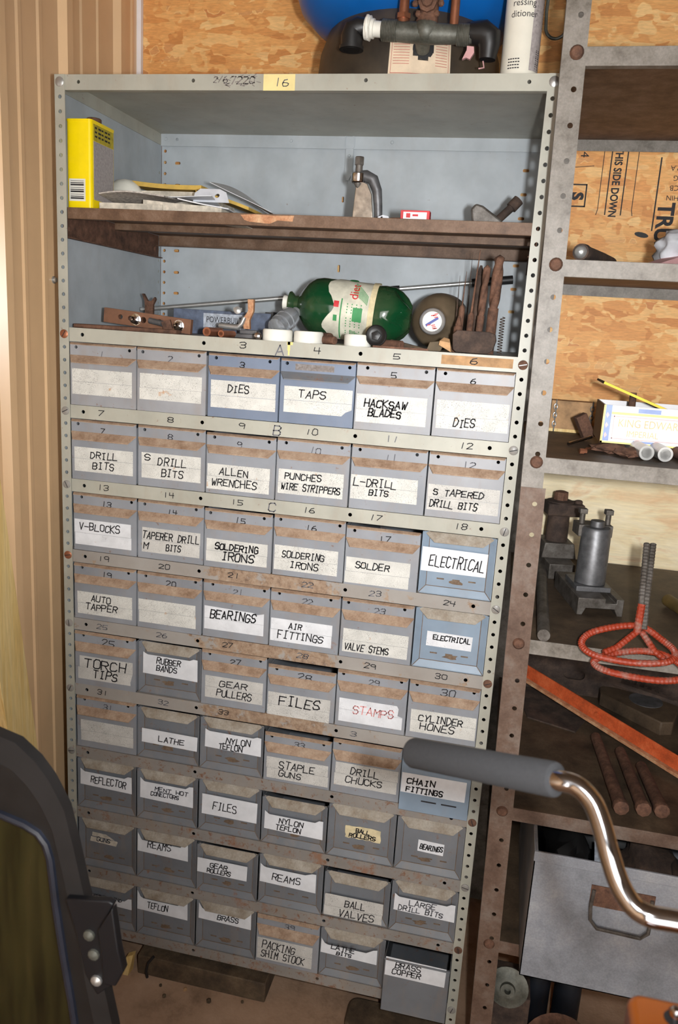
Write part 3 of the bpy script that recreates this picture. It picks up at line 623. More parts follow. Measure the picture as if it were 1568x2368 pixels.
    if A or n in (47,):
        j = rnd.uniform(-.08, .08); s1 = rnd.uniform(-.04, .04)
        if n == 4: up = [(lx0, lt), (lx1, lt), (lx1, mid), (lx0, mid)]; lo = [(lx0, mid-.02), (lx1, mid-.02), (lx1, lb+.5), (lx1-.45, lb+.3), (lx1-.75, lb), (lx0, lb)]
        elif n == 21: up = [(lx0, lt), (lx1-.8, lt-.12), (lx1-.8, lt-.3), (lx1, lt-.1), (lx1, mid), (lx0, mid)]; lo = [(lx0, mid-.02), (lx1, mid-.02), (lx1, lb), (lx0, lb)]
        elif n == 29: up = [(lx0, lt), (lx1-.5, lt), (lx1-.35, lt-.25), (lx1-.4, mid+.1), (lx1, mid), (lx0, mid)]; lo = [(lx0, mid-.02), (lx1, mid-.02), (lx1, lb), (lx0, lb)]
        elif n == 25: up = [(lx0+.15, lt), (lx1, lt), (lx1, mid), (lx0+.15, mid)]; lo = [(lx0, mid-.02), (lx1, mid-.02), (lx1-.2, lb+.3), (lx1-.2, lb), (lx0, lb)]
        else: up = [(lx0+s1, lt), (lx1+s1, lt), (lx1+s1, mid), (lx0+s1, mid)]; lo = [(lx0+j*.4, mid-.02), (lx1+j*.4, mid-.02), (lx1+j*.4, lb), (lx0+j*.4, lb)]
        b.prism(up, yl-th, yl); b.prism(lo, yl-th*1.2, yl)
        lm = 'lab3' if n in (13, 21, 22, 29) else 'lab2' if n in (25, 27, 28, 31, 34, 35, 47, 52, 12, 14) else 'lab'
    elif n in (37, 38, 40, 44, 46, 48, 49, 50, 51, 53, 26, 33):     # cut to fit under the pull, corners left standing
        h_ = lt-lb; ct = .95 if n in (50, 51, 53, 46) else .7; e2 = (.36 if n in (44, 50, 51, 53, 49) else .17 if n not in (26, 33) else .1)*h_; b.m = 0
        pts = [(lx0, lt), (lx0+.3, lt-e2*.8), (lx0+ct*.6, lt-e2), (lx1-ct, lt-e2-.03), (lx1-.35, lt-e2*.35), (lx1, lt-.1), (lx1+.02, lb), (lx0+(lx1-lx0)*.5, lb+.06), (lx0-.02, lb+.12)]
        b.prism(pts, yl-th, yl); lm = 'paper'
        if inset: b.prism(pts, y0-.02, y0-.02+th) if False else None
    elif n == 43:
        b.prism([(lx0, lb+.1), (lx0+.1, lt-.35), (lx1-.1, lt-.4), (lx1, lb+.45), (lx1-.15, lb)], yl-th, yl); b.prism([(lx0+.2, lt-.25), (lx0+.25, lt+.15), (lx0+1.6, lt+.1), (lx1-.3, lt-.35)], yl-th, yl); lm = 'paper_old'
    elif n == 41:
        zz_ = [(lx0+(lx1-lx0)*i/10, lt+rnd.uniform(-.06, .04)) for i in range(11)] + [(lx1+rnd.uniform(-.08, .06), lt-(lt-lb)*i/5) for i in range(1, 5)] + [(lx1-(lx1-lx0)*i/10, lb+rnd.uniform(-.06, .08)) for i in range(11)] + [(lx0+rnd.uniform(-.06, .08), lb+(lt-lb)*i/5) for i in range(1, 5)]
        b.prism(zz_, yl-th, yl); lm = 'cream'
    else:
        b.prism([(lx0, lt), (lx1, lt-rnd.uniform(0, .1)), (lx1-.04, lb), (lx0-.02, lb+rnd.uniform(0, .1))], yl-th, yl); lm = 'paper'
        if n in (24,): lm = 'lab3'
    pl = b.build('paper_label', lm, d)
    if n in TXT:
        b = MB()
        for t, a0, a1, c0, c1 in TXT[n]:
            handwrite(b, t, lx0+(lx1-lx0)*a0, lx0+(lx1-lx0)*a1, lb+(lt-lb)*c0, lb+(lt-lb)*c1, yl-th*1.2-.012, .105 if n in (5, 15, 21, 25, 28, 36) else .085)
        sub(b, 'lettering', 'ink_red' if n == 29 else 'ink_faint' if n in FAINT else 'ink', pl)
    if A:
        num = {34:'33', 52:'39', 31:'31', 35:''}.get(n, str(n))
        if n == 4:
            b = MB(); b.box(xl+1.1, xr-1.6, y0-.006, y0, top-.8, top-.35); b.build('scraped_patch', 'scuff', d)
        elif num:
            b = MB(); xm = (xl+xr)/2-.3; big = n in (25, 28, 30); hh = .62 if big else .5
            handwrite(b, num, xm, xm+.48*len(num)*(1.3 if big else 1), top-.98, top-.98+hh, y0-.012, .07); b.build('number_marking', 'ink' if n in (3,5,6,7,13,14,15,16,17,19,20,25,27,28,30) else 'ink_faint', d)
# ================================================================== on top of the cabinet
t = thing('water_pressure_tank', 'blue pressure tank on a black plastic base, standing on top of the cabinet', 'tank', (24.6, 9.4, 0))
b = MB(); CX, CY = 24.6, 9.4
b.lathe([(4.6,2), (4.9,5.5), (5.6,7.4), (6.6,8.5), (8.2,9.1), (10,9.3), (24,9.3), (27,8), (28.6,4), (29,0)], (CX, CY, 0), (0,0,1), 48); b.build('tank_body', 'tankblue', t)
b = MB(); b.lathe([(0.02,7.1), (0.4,7.15), (3.4,6.85), (4.9,6.3), (5.5,5.7)], (CX, CY, 0), (0,0,1), 48); b.build('base_skirt', 'tankbase', t)
b = MB()       # curved label with the round port cut into its top edge
def on_skirt(a, z, off=0.03):
    a += .25; r = 7.2-.1*z+off; return (CX+r*math.sin(a), CY-r*math.cos(a), z)
cols = [(-.30+.62*i/24) for i in range(25)]
for i in range(24):
    for j in range(10):
        z0, z1 = .55+.26*j, .55+.26*(j+1); am = (cols[i]+cols[i+1])/2
        if math.hypot((am-.03)*7.0, (z0+z1)/2-2.35) < .72 or ((z0+z1)/2 > 2.35 and abs((am-.03)*7) < .72): continue
        o = len(b.v); b.add([on_skirt(cols[i], z0), on_skirt(cols[i+1], z0), on_skirt(cols[i+1], z1), on_skirt(cols[i], z1)], [(0,1,2,3)])
lb_ = b.build('warning_label', plain('yellowed_label', (222,200,172), .7, 0, .08, 30), t, smooth=0)
b = MB()
def strip_on(a0, a1, z0, z1, off=.04, n=10):
    for i in range(n):
        u, v = a0+(a1-a0)*i/n, a0+(a1-a0)*(i+1)/n; b.add([on_skirt(u, z0, off), on_skirt(v, z0, off), on_skirt(v, z1, off), on_skirt(u, z1, off)], [(0,1,2,3)])
strip_on(-.28, .30, .68, .73); strip_on(-.28, -.275, .68, 3.0); strip_on(.295, .30, .68, 3.0)
for k in range(9): strip_on(-.26, -.10, 1.3+.18*k, 1.34+.18*k); strip_on(.16, .28, 1.3+.18*k, 1.34+.18*k)
b.build('label_print', plain('dull_red_print', (186,112,98), .7), lb_, smooth=0)
b = MB(); b.lathe([(0,.74), (.02,.74), (.02,0)], (CX+1.95, CY-6.72, 2.35), (.28,-1,0), 20); b.build('port', 'dkblack', t)
b = MB(); b.cyl((CX+1.9, CY-6.7, 2.3), (CX+2.05, 1.2, 3.0), .5, .55, 16); b.build('port_pipe', 'galv', t)
# pipe manifold in front of the skirt
t = thing('pipe_manifold', 'greasy galvanised pipe tee with elbows and rusty valve in front of tank', 'pipe fitting', (26.6, 1.0, 0.9))
b = MB(); yy = 0.95
b.tube([(24.0,yy,2.95), (26.4,yy,2.75), (27.2,yy,2.7), (30.0,yy,2.6)], [.62,.66,.66,.55], 16); b.sph((26.9,yy,2.9), .85, 16)
b.build('tee', 'galv', t)
for x0, x1 in ((23.9, 25.0), (29.0, 29.9)):
    b = MB(); b.lathe([(i*.055, .66+(.03 if i % 2 else 0)) for i in range(int((x1-x0)/.055))], (x0, yy, 2.96 if x0 < 25 else 2.62), (1,0,-.06), 16); b.build('thread', 'galv', t)
b = MB(); b.tube([(22.9,yy,3.15), (22.3,yy,3.2), (21.95,yy,3.0), (21.85,yy,2.6), (21.85,yy,1.8)], [.5,.62,.72,.75,.72], 16); b.lathe([(0,.84),(.2,.84)], (21.85,yy,1.75), (0,0,1), 16)
b.m = 1; b.lathe([(0,.6),(.01,.6),(.01,0)], (21.85,yy,1.745), (0,0,-1), 16); b.build('elbow', ['black', 'dkblack'], t)
b = MB(); b.lathe([(0,.72),(.35,.78),(.4,.62),(.6,.62),(.62,.5),(1.2,.5)], (22.75,yy,3.1), (1,0,-.1), 16); b.sph((22.95,yy-.1,3.1), .8, 10, (.35,1,1)); b.build('sealing_tape', 'white', t)
b = MB(); b.tube([(29.8,yy,2.75), (30.7,yy,2.7), (31.1,yy,2.4), (31.15,yy,1.9), (31.1,yy,1.1)], [.62,.8,.82,.68,.55], 16); b.build('elbow', 'black', t)
b = MB(); b.tube([(26.9,yy,3.3), (27.0,yy,4.0), (27.0,yy,7.0)], [.75,.62,.62], 12); b.lathe([(0,.95),(.35,.95)], (27.0,yy,4.6), (0,0,1), 6); b.lathe([(0,.62),(.25,.62),(.3,.4),(.5,.36)], (26.95,yy-.6,4.35), (0,-1,0), 8)
for a in range(8): b.sph((26.95+.85*math.cos(a*.785), yy-.45, 4.35+.85*math.sin(a*.785)), .22, 8)
b.build('valve', 'rust', t)
b = MB(); b.tube([(25.3,yy,3.3), (25.3,yy,4.1), (25.3,yy,6.5)], [.4,.34,.34], 10); b.lathe([(0,.5),(.3,.5)], (25.3,yy,3.6), (0,0,1), 6); b.build('valve_stem', 'copper', t); b = MB(); b.tube([(28.7,yy,3.1), (28.7,yy,6.5)], .3, 10); b.build('valve_stem', 'copper', t)
b = MB(); pts = [(29.5,.95),(29.75,1.5),(29.75,1.75),(30.2,1.7),(30.25,1.35),(30.0,.95),(29.75,1.05)]; b.prism(pts, .3, .6); b.tube([(30.85,.7,.95),(30.95,.7,.55),(30.6,.7,.5)], .05, 6); b.build('paper_tag', 'pink', t)
# aerosol can
t = thing('aerosol_can', 'white and grey aerosol can standing on the right end of the cabinet top', 'can', (33.5, 1.55, 0))
b = MB(); b.lathe([(0,1.18), (.08,1.3), (.25,1.22), (7.2,1.22), (7.5,1.3), (7.6,1.2), (8.2,.7), (8.4,.55), (9.2,.5), (9.25,0)], (33.2, 1.55, 0), (0,0,1), 32); b.build('can_body', plain('white_can_paint', (226,222,208), .35, 0, .05, 14), t)
b = MB()
def on_can(a, z, r=1.235): return (33.2+r*math.sin(a), 1.55-r*math.cos(a), z)
for i in range(8): u, v = .55+i*.13, .68+i*.13; b.add([on_can(u, .35), on_can(v, .35), on_can(v, 7.1), on_can(u, 7.1)], [(0,1,2,3)])
b.build('grey_panel', 'greypr', t)
b = MB()
def wrap_text(mb, txt, size, a0, z, r=1.245, xs=1.0):
    tmp = MB(); tmp.text(txt, size, Matrix(), xs=xs)
    mb.add([on_can(a0+p[0]/r, z+p[1], r) for p in tmp.v], tmp.f)
wrap_text(b, 'ressing', .56, -.62, 4.1); wrap_text(b, 'ditioner', .56, -.68, 3.45)
for k in range(4):
    for q in range(5): u = -.62+.13*q+.02*(k % 2); b.add([on_can(u, .95-.18*k, 1.245), on_can(u+.1, .95-.18*k, 1.245), on_can(u+.1, 1.02-.18*k, 1.245), on_can(u, 1.02-.18*k, 1.245)], [(0,1,2,3)])
for k in range(10): u = .85+.012*k; z = .5+.12*k; b.add([on_can(.95, z, 1.245), on_can(1.25, z, 1.245), on_can(1.25, z+.05+.02*(k % 3), 1.245), on_can(.95, z+.05+.02*(k % 3), 1.245)], [(0,1,2,3)])
for k in range(14): b.add([on_can(.75, 3.0+.28*k, 1.245), on_can(1.4, 3.0+.28*k, 1.245), on_can(1.4, 3.06+.28*k, 1.245), on_can(.75, 3.06+.28*k, 1.245)], [(0,1,2,3)])
b.build('can_print', 'ink', t)
b = MB(); b.tube([(35.4+.82*math.cos(math.pi+a*math.pi/14), 15, 7.7-(.85*math.sin(a*math.pi/14))) for a in range(15)]+[(36.2,15,8.4), (36.1,15,9.4), (35.8,15,10.6), (35.6,15,12)], .13, 8); b.tube([(34.58,15,7.7), (34.5,15,8.8), (34.55,15,9.9)], .13, 8); b.tube([(34.55,15,9.9),(34.8,17,11),(35.2,19.5,12)], .13, 8)
o = b.build('hanging_wire', 'galv'); tag(o, 'grey wire loop hanging against the board wall above the can', 'wire')

# ================================================================== upper shelf of the cabinet
Z1 = -9.12
t = thing('solvent_can', 'yellow rectangular solvent can at the left end of the upper shelf', 'can', (1.3, 2.5, Z1))
x0, x1, y0, y1, zt = .27, 2.35, .9, 4.6, -2.75
b = MB(); b.prism(rrect(x0, x1, y0, y1, .28), Z1+.08, zt-.1, 'z'); b.prism(rrect(x0-.03, x1+.03, y0-.03, y1+.03, .3), Z1, Z1+.12, 'z'); b.prism(rrect(x0-.03, x1+.03, y0-.03, y1+.03, .3), zt-.14, zt, 'z'); b.build('can_body', 'yellow', t)
b = MB(); b.lathe([(0,.62),(.12,.62),(.14,.55),(.5,.55),(.55,.48),(.56,0)], (1.35, 3.2, zt), (0,0,1), 18); b.build('spout_cap', 'rust', t)
b = MB(); b.box(x1+.005, x1+.02, y0+.35, y1-.3, Z1+.75, zt-1.45); b.build('side_label', 'greypr', t)
b = MB(); b.box(x1+.005, x1+.022, y0+.35, y1-.3, zt-1.42, zt-.25)
b.m = 1
rr = random.Random(8)
for k in range(3):
    for q in range(5): b.box(x1+.02, x1+.03, y0+.55+.5*q, y0+.55+.5*q+rr.uniform(.25, .42), zt-.55-.3*k, zt-.42-.3*k)
b.build('brand_panel', ['olivepr', 'ink'], t)
b = MB(); b.box(.5, 1.85, y0-.016, y0-.004, -8.55, -6.95); b.m = 1
for k in range(9): b.box(.62, 1.72, y0-.03, y0-.016, -8.4+.16*k, -8.4+.16*k+(.11, .06, .03)[k % 3])
b.build('barcode', ['white', 'ink'], t)
def sheet(name, label, cat, mat, x0, x1, y0, y1, z, bulge, rot=0.0, seed=0, th=.03, tilt=0.0, group=None, ny=6, nx=14):
    r = random.Random(seed); a, p_, q = r.uniform(.8, 1.6), r.uniform(0, 6), r.uniform(0, 6); b = MB()
    cx, cy = (x0+x1)/2, (y0+y1)/2
    vs = []
    for lay in (0, th):
        for j in range(ny+1):
            for i in range(nx+1):
                u, v = i/nx, j/ny; x = x0+(x1-x0)*u-cx; y = y0+(y1-y0)*v-cy
                zz = z + lay + bulge*(.5+.5*math.sin(a*3.1*u+p_)*math.cos(1.7*v+q*.3)) + tilt*u + r.uniform(-.012, .012)*0
                vs.append((cx+x*math.cos(rot)-y*math.sin(rot), cy+x*math.sin(rot)+y*math.cos(rot), zz))
    W = nx+1; T = (nx+1)*(ny+1); fs = []
    for j in range(ny):
        for i in range(nx): k = j*W+i; fs += [(k, k+1, k+W+1, k+W), (T+k, T+k+W, T+k+W+1, T+k+1)]
    for i in range(nx): fs += [(i, T+i, T+i+1, i+1), (ny*W+i, ny*W+i+1, T+ny*W+i+1, T+ny*W+i)]
    for j in range(ny): fs += [(j*W, (j+1)*W, T+(j+1)*W, T+j*W), (j*W+nx, T+j*W+nx, T+(j+1)*W+nx, (j+1)*W+nx)]
    b.add(vs, fs); o = b.build(name, mat, smooth=60); return tag(o, label, cat, group)
G = 'papers on the upper shelf'
sheet('paper_stack', 'low pad of old buff papers beside the yellow can', 'papers', 'paper_old', 2.5, 7.6, 1.6, 9.5, Z1+.02, .1, .04, 1, .55, group=G)
sheet('paper_sheet', 'grey printed leaflet curling up at its right end', 'paper', 'paper_grey', 2.6, 7.8, 1.4, 5.6, Z1+.62, .75, .06, 4, .1, .3, group=G)
sheet('paper_stack', 'long cream folded papers in the middle of the pile', 'papers', 'paper_old', 6.2, 12.6, 1.8, 9.5, Z1+.03, .15, -.03, 9, .8, -.25, group=G)
sheet('paper_sheet', 'cream paper with a bent corner on top of the pile', 'paper', 'paper', 6.0, 10.6, 3.0, 9.0, Z1+1.1, .7, .15, 12, .05, group=G)
sheet('manila_envelope', 'yellow manila envelope at the back left of the paper pile', 'envelope', 'manila', 2.0, 8.4, 8.0, 13.0, Z1+2.85, .3, -.03, 3, .35, -.3, group=G)
sheet('manila_envelope', 'small yellow envelope sticking out at the right of the paper pile', 'envelope', 'manila', 8.6, 13.2, 6.2, 10.5, Z1+2.1, .25, -.05, 8, .25, -1.3, group=G)
sheet('paper_sheet', 'white sheet sloping down at the right end of the pile', 'paper', 'paper', 9.3, 14.8, 7.5, 12.0, Z1+3.0, .6, -.08, 5, .05, -2.3, group=G)
sheet('paper_sheet', 'thin white paper flat beneath the right end of the pile', 'paper', 'paper', 9.0, 13.0, 1.4, 6.5, Z1+.9, .3, .05, 21, .08, -.7, group=G)
sheet('paper_stack', 'thick stack of old letters under the manila envelope', 'papers', 'paper_old', 2.6, 9.4, 8.2, 13.0, Z1+.03, .05, 0, 31, 2.5, group=G)
t = thing('hang_tag', 'pale grey card tag with a punched hole on the paper pile', 'card', (10.0, 5.0, Z1+.9), G)
b = MB(); mt_ = Matrix.Translation((9.0, 4.6, Z1+1.3)) @ Matrix.Rotation(math.radians(62), 4, 'X'); b.plate([(0,0), (3.0,0), (2.6,.9), (2.0,1.2), (.4,1.2), (0,.8)], [circ(1.9, .6, .2)], .05, mt_); b.build('card', 'rag', t)
b = MB(); b.lathe([(0,1.55), (.4,1.45), (.8,1.15), (1.1,.65), (1.2,0)], (0,0,0), (0,0,1), 20); b.v = [(x*1.1+1.35, y*.7+8.2, z*1.25+Z1+1.95) for x, y, z in b.v]; b.box(.5, 2.3, 7.2, 9.2, Z1, Z1+2.0)
o = b.build('plastic_bowl', 'white', (0)and None or None); tag(o, 'white domed plastic piece behind the papers near the yellow can', 'plastic piece')
for x, y, lab in ((13.4, 5.6, 'small black rubber plug at the right foot of the paper pile'), (10.95, 2.3, 'dark rubber plug in front of the paper pile')):
    b = MB(); b.lathe([(0,.5), (.15,.55), (.3,.45), (.34,0)], (x, y, Z1), (0,0,1), 14); b.box(x+.3, x+1.1, y-.2, y+.2, Z1, Z1+.16); o = b.build('rubber_plug', 'black'); tag(o, lab, 'plug')
# screw clamp
t = thing('beam_clamp', 'shiny steel C clamp standing upright in the middle of the upper shelf', 'clamp', (22.9, 4.0, Z1))
b = MB(); b.prism([(21.95,Z1), (22.12,-6.3), (22.55,-6.1), (23.0,-6.3), (23.35,-7.0), (23.62,Z1)], 3.9, 4.5); b.build('jaw_plate', plain('polished_clamp_steel', (210,204,194), .22, .95, .15, 60), t, bevel=.05)
b = MB(); b.tube([(22.2,4.2,-5.75), (22.8,4.2,-5.72), (23.35,4.2,-5.95), (23.7,4.2,-6.7), (23.85,4.2,-7.8), (23.95,4.2,-9.0)], [.42,.44,.42,.36,.32,.3], 14); b.build('frame', 'steel', t)
b = MB(); b.lathe([(0,.5), (.08,.55), (.62,.55), (.7,.45)], (22.25, 4.1, -6.22), (0,0,1), 20); b.build('collar', 'chrome', t)
b = MB(); b.cyl((22.25,4.1,-5.6), (22.25,4.1,-4.95), .27, .27, 14); b.lathe([(0,.3),(.05,.36),(.55,.36),(.6,.3)], (22.25,4.1,-5.0), (0,0,1), 6); b.lathe([(0,0),(.45,.3),(.5,.3)], (22.25,4.0,-6.75), (0,0,1), 14); b.build('screw', 'cast', t)
t = thing('hinge_fragment', 'small pale metal bracket with a hole beside the red and white box', 'bracket', (24.9, 1.8, Z1))
b = MB(); b.plate([(24.3,-9.1), (24.35,-8.85), (24.7,-8.72), (25.1,-8.8), (25.2,-9.1)], [circ(24.62, -8.92, .1)], .08, XZ(1.7)); b.build('bracket_plate', 'rag', t)
b = MB(); b.cyl((25.2,1.9,-8.98), (26.1,1.5,-8.98), .12, .1, 8); b.cyl((25.3,2.3,-8.95), (26.0,2.5,-8.95), .14, .14, 8); b.build('pin', 'copper', t)
t = thing('small_box', 'small red and white carton on the upper shelf', 'box', (27.1, 1.6, Z1))
b = MB(); b.box(26.05, 28.1, 1.1, 2.0, Z1, Z1+.7); b.build('carton', 'red', t, bevel=.02)
b = MB(); b.box(26.25, 27.9, 1.085, 1.1, Z1+.12, Z1+.58); b.box(26.2, 27.95, 1.2, 1.9, Z1+.7, Z1+.712); b.m = 1; b.box(26.9, 27.3, 1.075, 1.086, Z1+.3, Z1+.44); b.box(26.45, 26.75, 1.075, 1.086, Z1+.2, Z1+.5); b.build('white_panel', ['cigw', 'red'], t)
t = thing('drill_chuck', 'dusty cast chuck clamp with a dark handle at the right of upper shelf', 'chuck', (32.0, 6.0, Z1))
b = MB(); b.prism([(30.75,-8.4), (30.6,-7.6), (30.95,-7.2), (31.5,-7.35), (33.0,-8.35), (33.0,-8.95), (31.4,-9.05), (31.0,-8.95)], 5.3, 6.5); b.build('casting', 'cast', t, bevel=.16, seg=3)
b = MB(); b.cyl((32.2,6.4,-8.6), (33.6,6.8,-7.15), .3, .3, 14); b.cyl((33.5,6.8,-7.25), (34.0,6.95,-6.65), .42, .42, 14); b.build('handle', 'rust_dark', t)
b = MB(); b.cyl((31.7,5.2,-8.95), (32.1,5.1,-8.95), .14, .14, 8); b.box(31.0, 32.4, 5.4, 6.6, Z1, -8.95); b.build('jaw', 'zinc', t)

# ================================================================== second shelf, above the drawers
Z2 = -17.985
b = MB(); b.prism([(.9,.4), (9.5,.55), (9.6,1.4), (4,1.9), (1.2,1.6)], Z2, Z2+.32, 'z'); o = b.build('flat_bar', 'rust', bevel=.08); tag(o, 'rusty flat bar lying along the front left of the second shelf', 'bar')
t = thing('puller_crossbar', 'brown drilled steel bar with two chrome nuts, leaning at the left', 'bar', (5.9, 3.0, Z2), rot=(0, math.radians(4.2), 0))
b = MB(); b.plate(rect(-3.75, 3.75, 0.28, 1.42), [circ(-2.3+.0, .86, .2), circ(-1.45, .86, .2), circ(-.3, .86, .25), circ(1.1, .86, .25)], .42, XZ(.1)); o_ = b.build('bar', plain('brown_steel_bar', (122,84,62), .6, .1, .12, 40), t, local=True, bevel=.02)
for x in (-.95, 2.75):
    b = MB(); b.lathe([(0,.42),(.1,.42),(.11,.34),(.4,.34),(.45,.24),(.62,.2),(.75,.08),(.76,0)], (x, -.1, .82), (0,-1,0), 6); b.lathe([(0,.46),(.06,.46)], (x, -.1, .82), (0,-1,0), 16); b.build('chrome_nut', 'chrome', t, local=True)
b = MB(); b.cyl((.35,-.3,.9), (1.55,-.55,.82), .24, .24, 14); b.build('stud', 'steel', t, local=True)
b = MB(); b.lathe([(0,.5),(.45,.5)], (1.85,-.2,.75), (.25,-1,0), 4, .4); b.build('square_nut', 'rust', t, local=True)
t = thing('tool_box', 'slate blue carton lettered POWERBUILT lying behind the drilled bar', 'box', (10.5, 8.5, Z2), rot=(0, 0, math.radians(2)))
b = MB(); b.box(-4.4, 4.2, -.7, 1.4, 0, 2.0); b.build('carton', 'boxblue', t, local=True, bevel=.03)
b = MB(); b.box(4.2, 4.4, -.75, 1.45, 0, 2.15); b.box(3.7, 4.2, -.72, 1.42, 2.0, 2.12); b.build('end_flap', 'black', t, local=True)
b = MB(); b.box(-1.7, 2.0, -.715, -.7, .55, 1.75); b.m = 1; b.text('POWERBUILT', .68, XZ(-.73, -1.45, 1.02), xs=.78); b.text('GEAR PULLER', .3, XZ(-.73, -.9, .64), xs=.9); b.build('print_panel', ['ltblue', 'ink'], t, local=True)
t = thing('chrome_rod', 'long thin steel rod leaning across the back of the second shelf', 'rod', (15, 14, Z2))
P0, P1 = Vector((.9, 12.2, -16.25)), Vector((30.6, 16.6, -12.2)); b = MB(); b.cyl(P0, P1, .2, .2, 12); b.build('rod', 'zinc', t)
b = MB(); d_ = (P1-P0).normalized(); q = P0+d_*23.0; b.cyl(q, q+d_*.8, .3, .3, 12); b.build('collar', 'black', t); b = MB(); q = P1-d_*.1; b.cyl(q, q+d_*3.6, .38, .38, 12); b.build('socket_sleeve', 'black', t)
t = thing('wing_nut', 'rusty wing nut standing at the left end of the thin rod', 'nut', (3.0, 10.5, Z2))
b = MB(); b.box(2.2, 3.8, 9.8, 11.2, Z2, -16.75); b.build('base_block', 'rust', t, bevel=.05)
b = MB(); b.prism([(2.35,-16.75), (2.3,-15.5), (2.05,-14.9), (2.2,-14.85), (2.6,-15.5), (2.95,-15.45), (3.25,-15.1), (3.35,-15.3), (3.1,-15.8), (3.1,-16.75)], 10.0, 10.4); b.build('wings', 'rust', t, bevel=.04)
for x, y, r, l, lab in ((11.9, .75, .34, 2.2, 'short brass pipe nipple with open end, nearest the drilled bar'), (13.05, .75, .26, 2.0, 'small threaded brass nipple, second from the drilled bar')):
    b = MB(); b.ring((x, y, Z2+r), (x+.25, y+l, Z2+r), r, r*.62, 18); o = b.build('pipe_nipple', 'copper', smooth=40); tag(o, lab, 'pipe nipple')
b = MB(); b.lathe([(0,.26),(.5,.26),(.52,.2),(.9,.2),(.9,0)], (16.1, .8, Z2+.27), (.2,-1,0), 8) if False else b.lathe([(0,.2),(.4,.2),(.42,.28),(.8,.28),(.84,.2),(.85,0)], (15.9, 1.3, Z2+.28), (.2,-1,0), 8); o = b.build('chrome_plug', 'chrome'); tag(o, 'bright chrome plug beside the first white cap', 'plug')
t = thing('wing_clamp', 'small bracket clamp with wing screw and silver tube, centre left', 'clamp', (13.4, 4.0, Z2))
b = MB(); b.prism([(13.75,-17.3), (13.6,-16.6), (14.05,-15.9), (14.0,-15.0), (14.5,-15.0), (14.5,-15.9), (14.2,-16.6), (14.25,-17.3)], 3.9, 4.3); b.build('upright', 'copperrust', t, bevel=.03)
b = MB(); b.tube([(11.7,4.0,-17.15), (13.3,3.9,-17.2), (13.6,3.9,-16.9), (13.8,3.9,-16.4)], [.24,.24,.2,.18], 12); b.lathe([(0,.22),(.3,.3),(.5,.3),(.6,.1)], (13.35,3.7,-15.95), (.2,-1,.1), 10); b.box(13.0, 13.7, 3.5, 3.65, -15.95, -15.7); b.build('screw_tube', 'zinc', t)
b = MB(); b.box(12.6, 15.2, 3.2, 5.0, Z2, Z2+.3); b.box(13.6, 15.0, 3.4, 4.6, Z2+.3, Z2+.62); b.build('foot', 'steel', t, bevel=.04)
t = thing('green_soda_bottle', 'green plastic soda bottle with diet label lying on its side', 'bottle', (21, 7.2, Z2))
ax = Vector((1, .05, -.075)); p0 = Vector((16.1, 6.8, -15.0))
def petal(tt, a): return 1.0 if tt < 9.1 else 1-.34*min(1, (tt-9.1)/.9)*(.5+.5*math.cos(5*a))**2
b = MB(); b.lathe([(.95,.62), (1.3,.7), (1.6,1.2), (2.1,1.85), (2.6,2.18), (3.2,2.32), (5.0,2.3), (5.3,2.22), (7.6,2.25), (8.2,2.34), (9.0,2.28), (9.6,2.02), (10.1,1.6), (10.45,1.1), (10.3,.5), (10.1,0)], p0, ax, 50, .3, petal); b.build('bottle_body', 'green', t)
b = MB(); b.lathe([(0,.5), (.02,.56), (.5,.56), (.52,.5)], p0, ax, 24); b.build('neck_finish', 'white', t)
b = MB(); b.lathe([(.42,.5), (.5,.92), (.62,.95), (.8,.8), (1.0,.6)], p0, ax, 28); b.build('neck_ring', 'green', t)
axn = ax.normalized(); uu = Vector((0,0,1)); uu = (uu-axn*uu.dot(axn)).normalized(); vv = axn.cross(uu)     # label wrap, torn at the left edge
def onb(tt, a, r): return tuple(p0+axn*tt+uu*math.cos(a)*r+vv*math.sin(a)*r)
b = MB(); rr = random.Random(2); N = 26; a0, a1 = -.35, 2.9
ed = [4.15+.35*math.sin(i*.55)+rr.uniform(-.1, .1) for i in range(N+1)]; vs = []
for i in range(N+1):
    a = a0+(a1-a0)*i/N
    for k in range(5): tt = ed[i]+(7.35-ed[i])*k/4; vs.append(onb(tt, a, 2.34 if 5.2 < tt < 7.7 else 2.37))
b.add(vs, [(i*5+k, i*5+k+1, i*5+k+6, i*5+k+5) for i in range(N) for k in range(4)]); lbl = b.build('paper_label', plain('soiled_bottle_label', (206,202,184), .7, 0, .14, 30), t)
b = MB()
def barea(t0, t1, u0, u1, r=2.4, n=8):
    for i in range(n): a, c_ = u0+(u1-u0)*i/n, u0+(u1-u0)*(i+1)/n; b.add([onb(t0, a, r), onb(t1, a, r), onb(t1, c_, r), onb(t0, c_, r)], [(0,1,2,3)])
for k in range(16):
    for q in range(4): barea(5.6+.36*q, 5.68+.36*q, 1.25+.09*k, 1.29+.09*k, n=1) if k % 5 else None
barea(6.1, 6.85, 1.45, 1.9); barea(5.1, 5.2, 1.2, 2.7); barea(4.6, 4.9, 1.75, 1.95)
for k in range(12): barea(6.0+.1*k, 6.05+.1*k, .45+.05*k, 1.0+.03*k, n=2); barea(6.0+.1*k, 6.05+.1*k, 2.2+.02*k, 2.75, n=2)
sub(b, 'green_print', 'greenp', lbl)
b = MB(); tmp = MB(); tmp.text('diet', 1.0, Matrix(), xs=1.0)
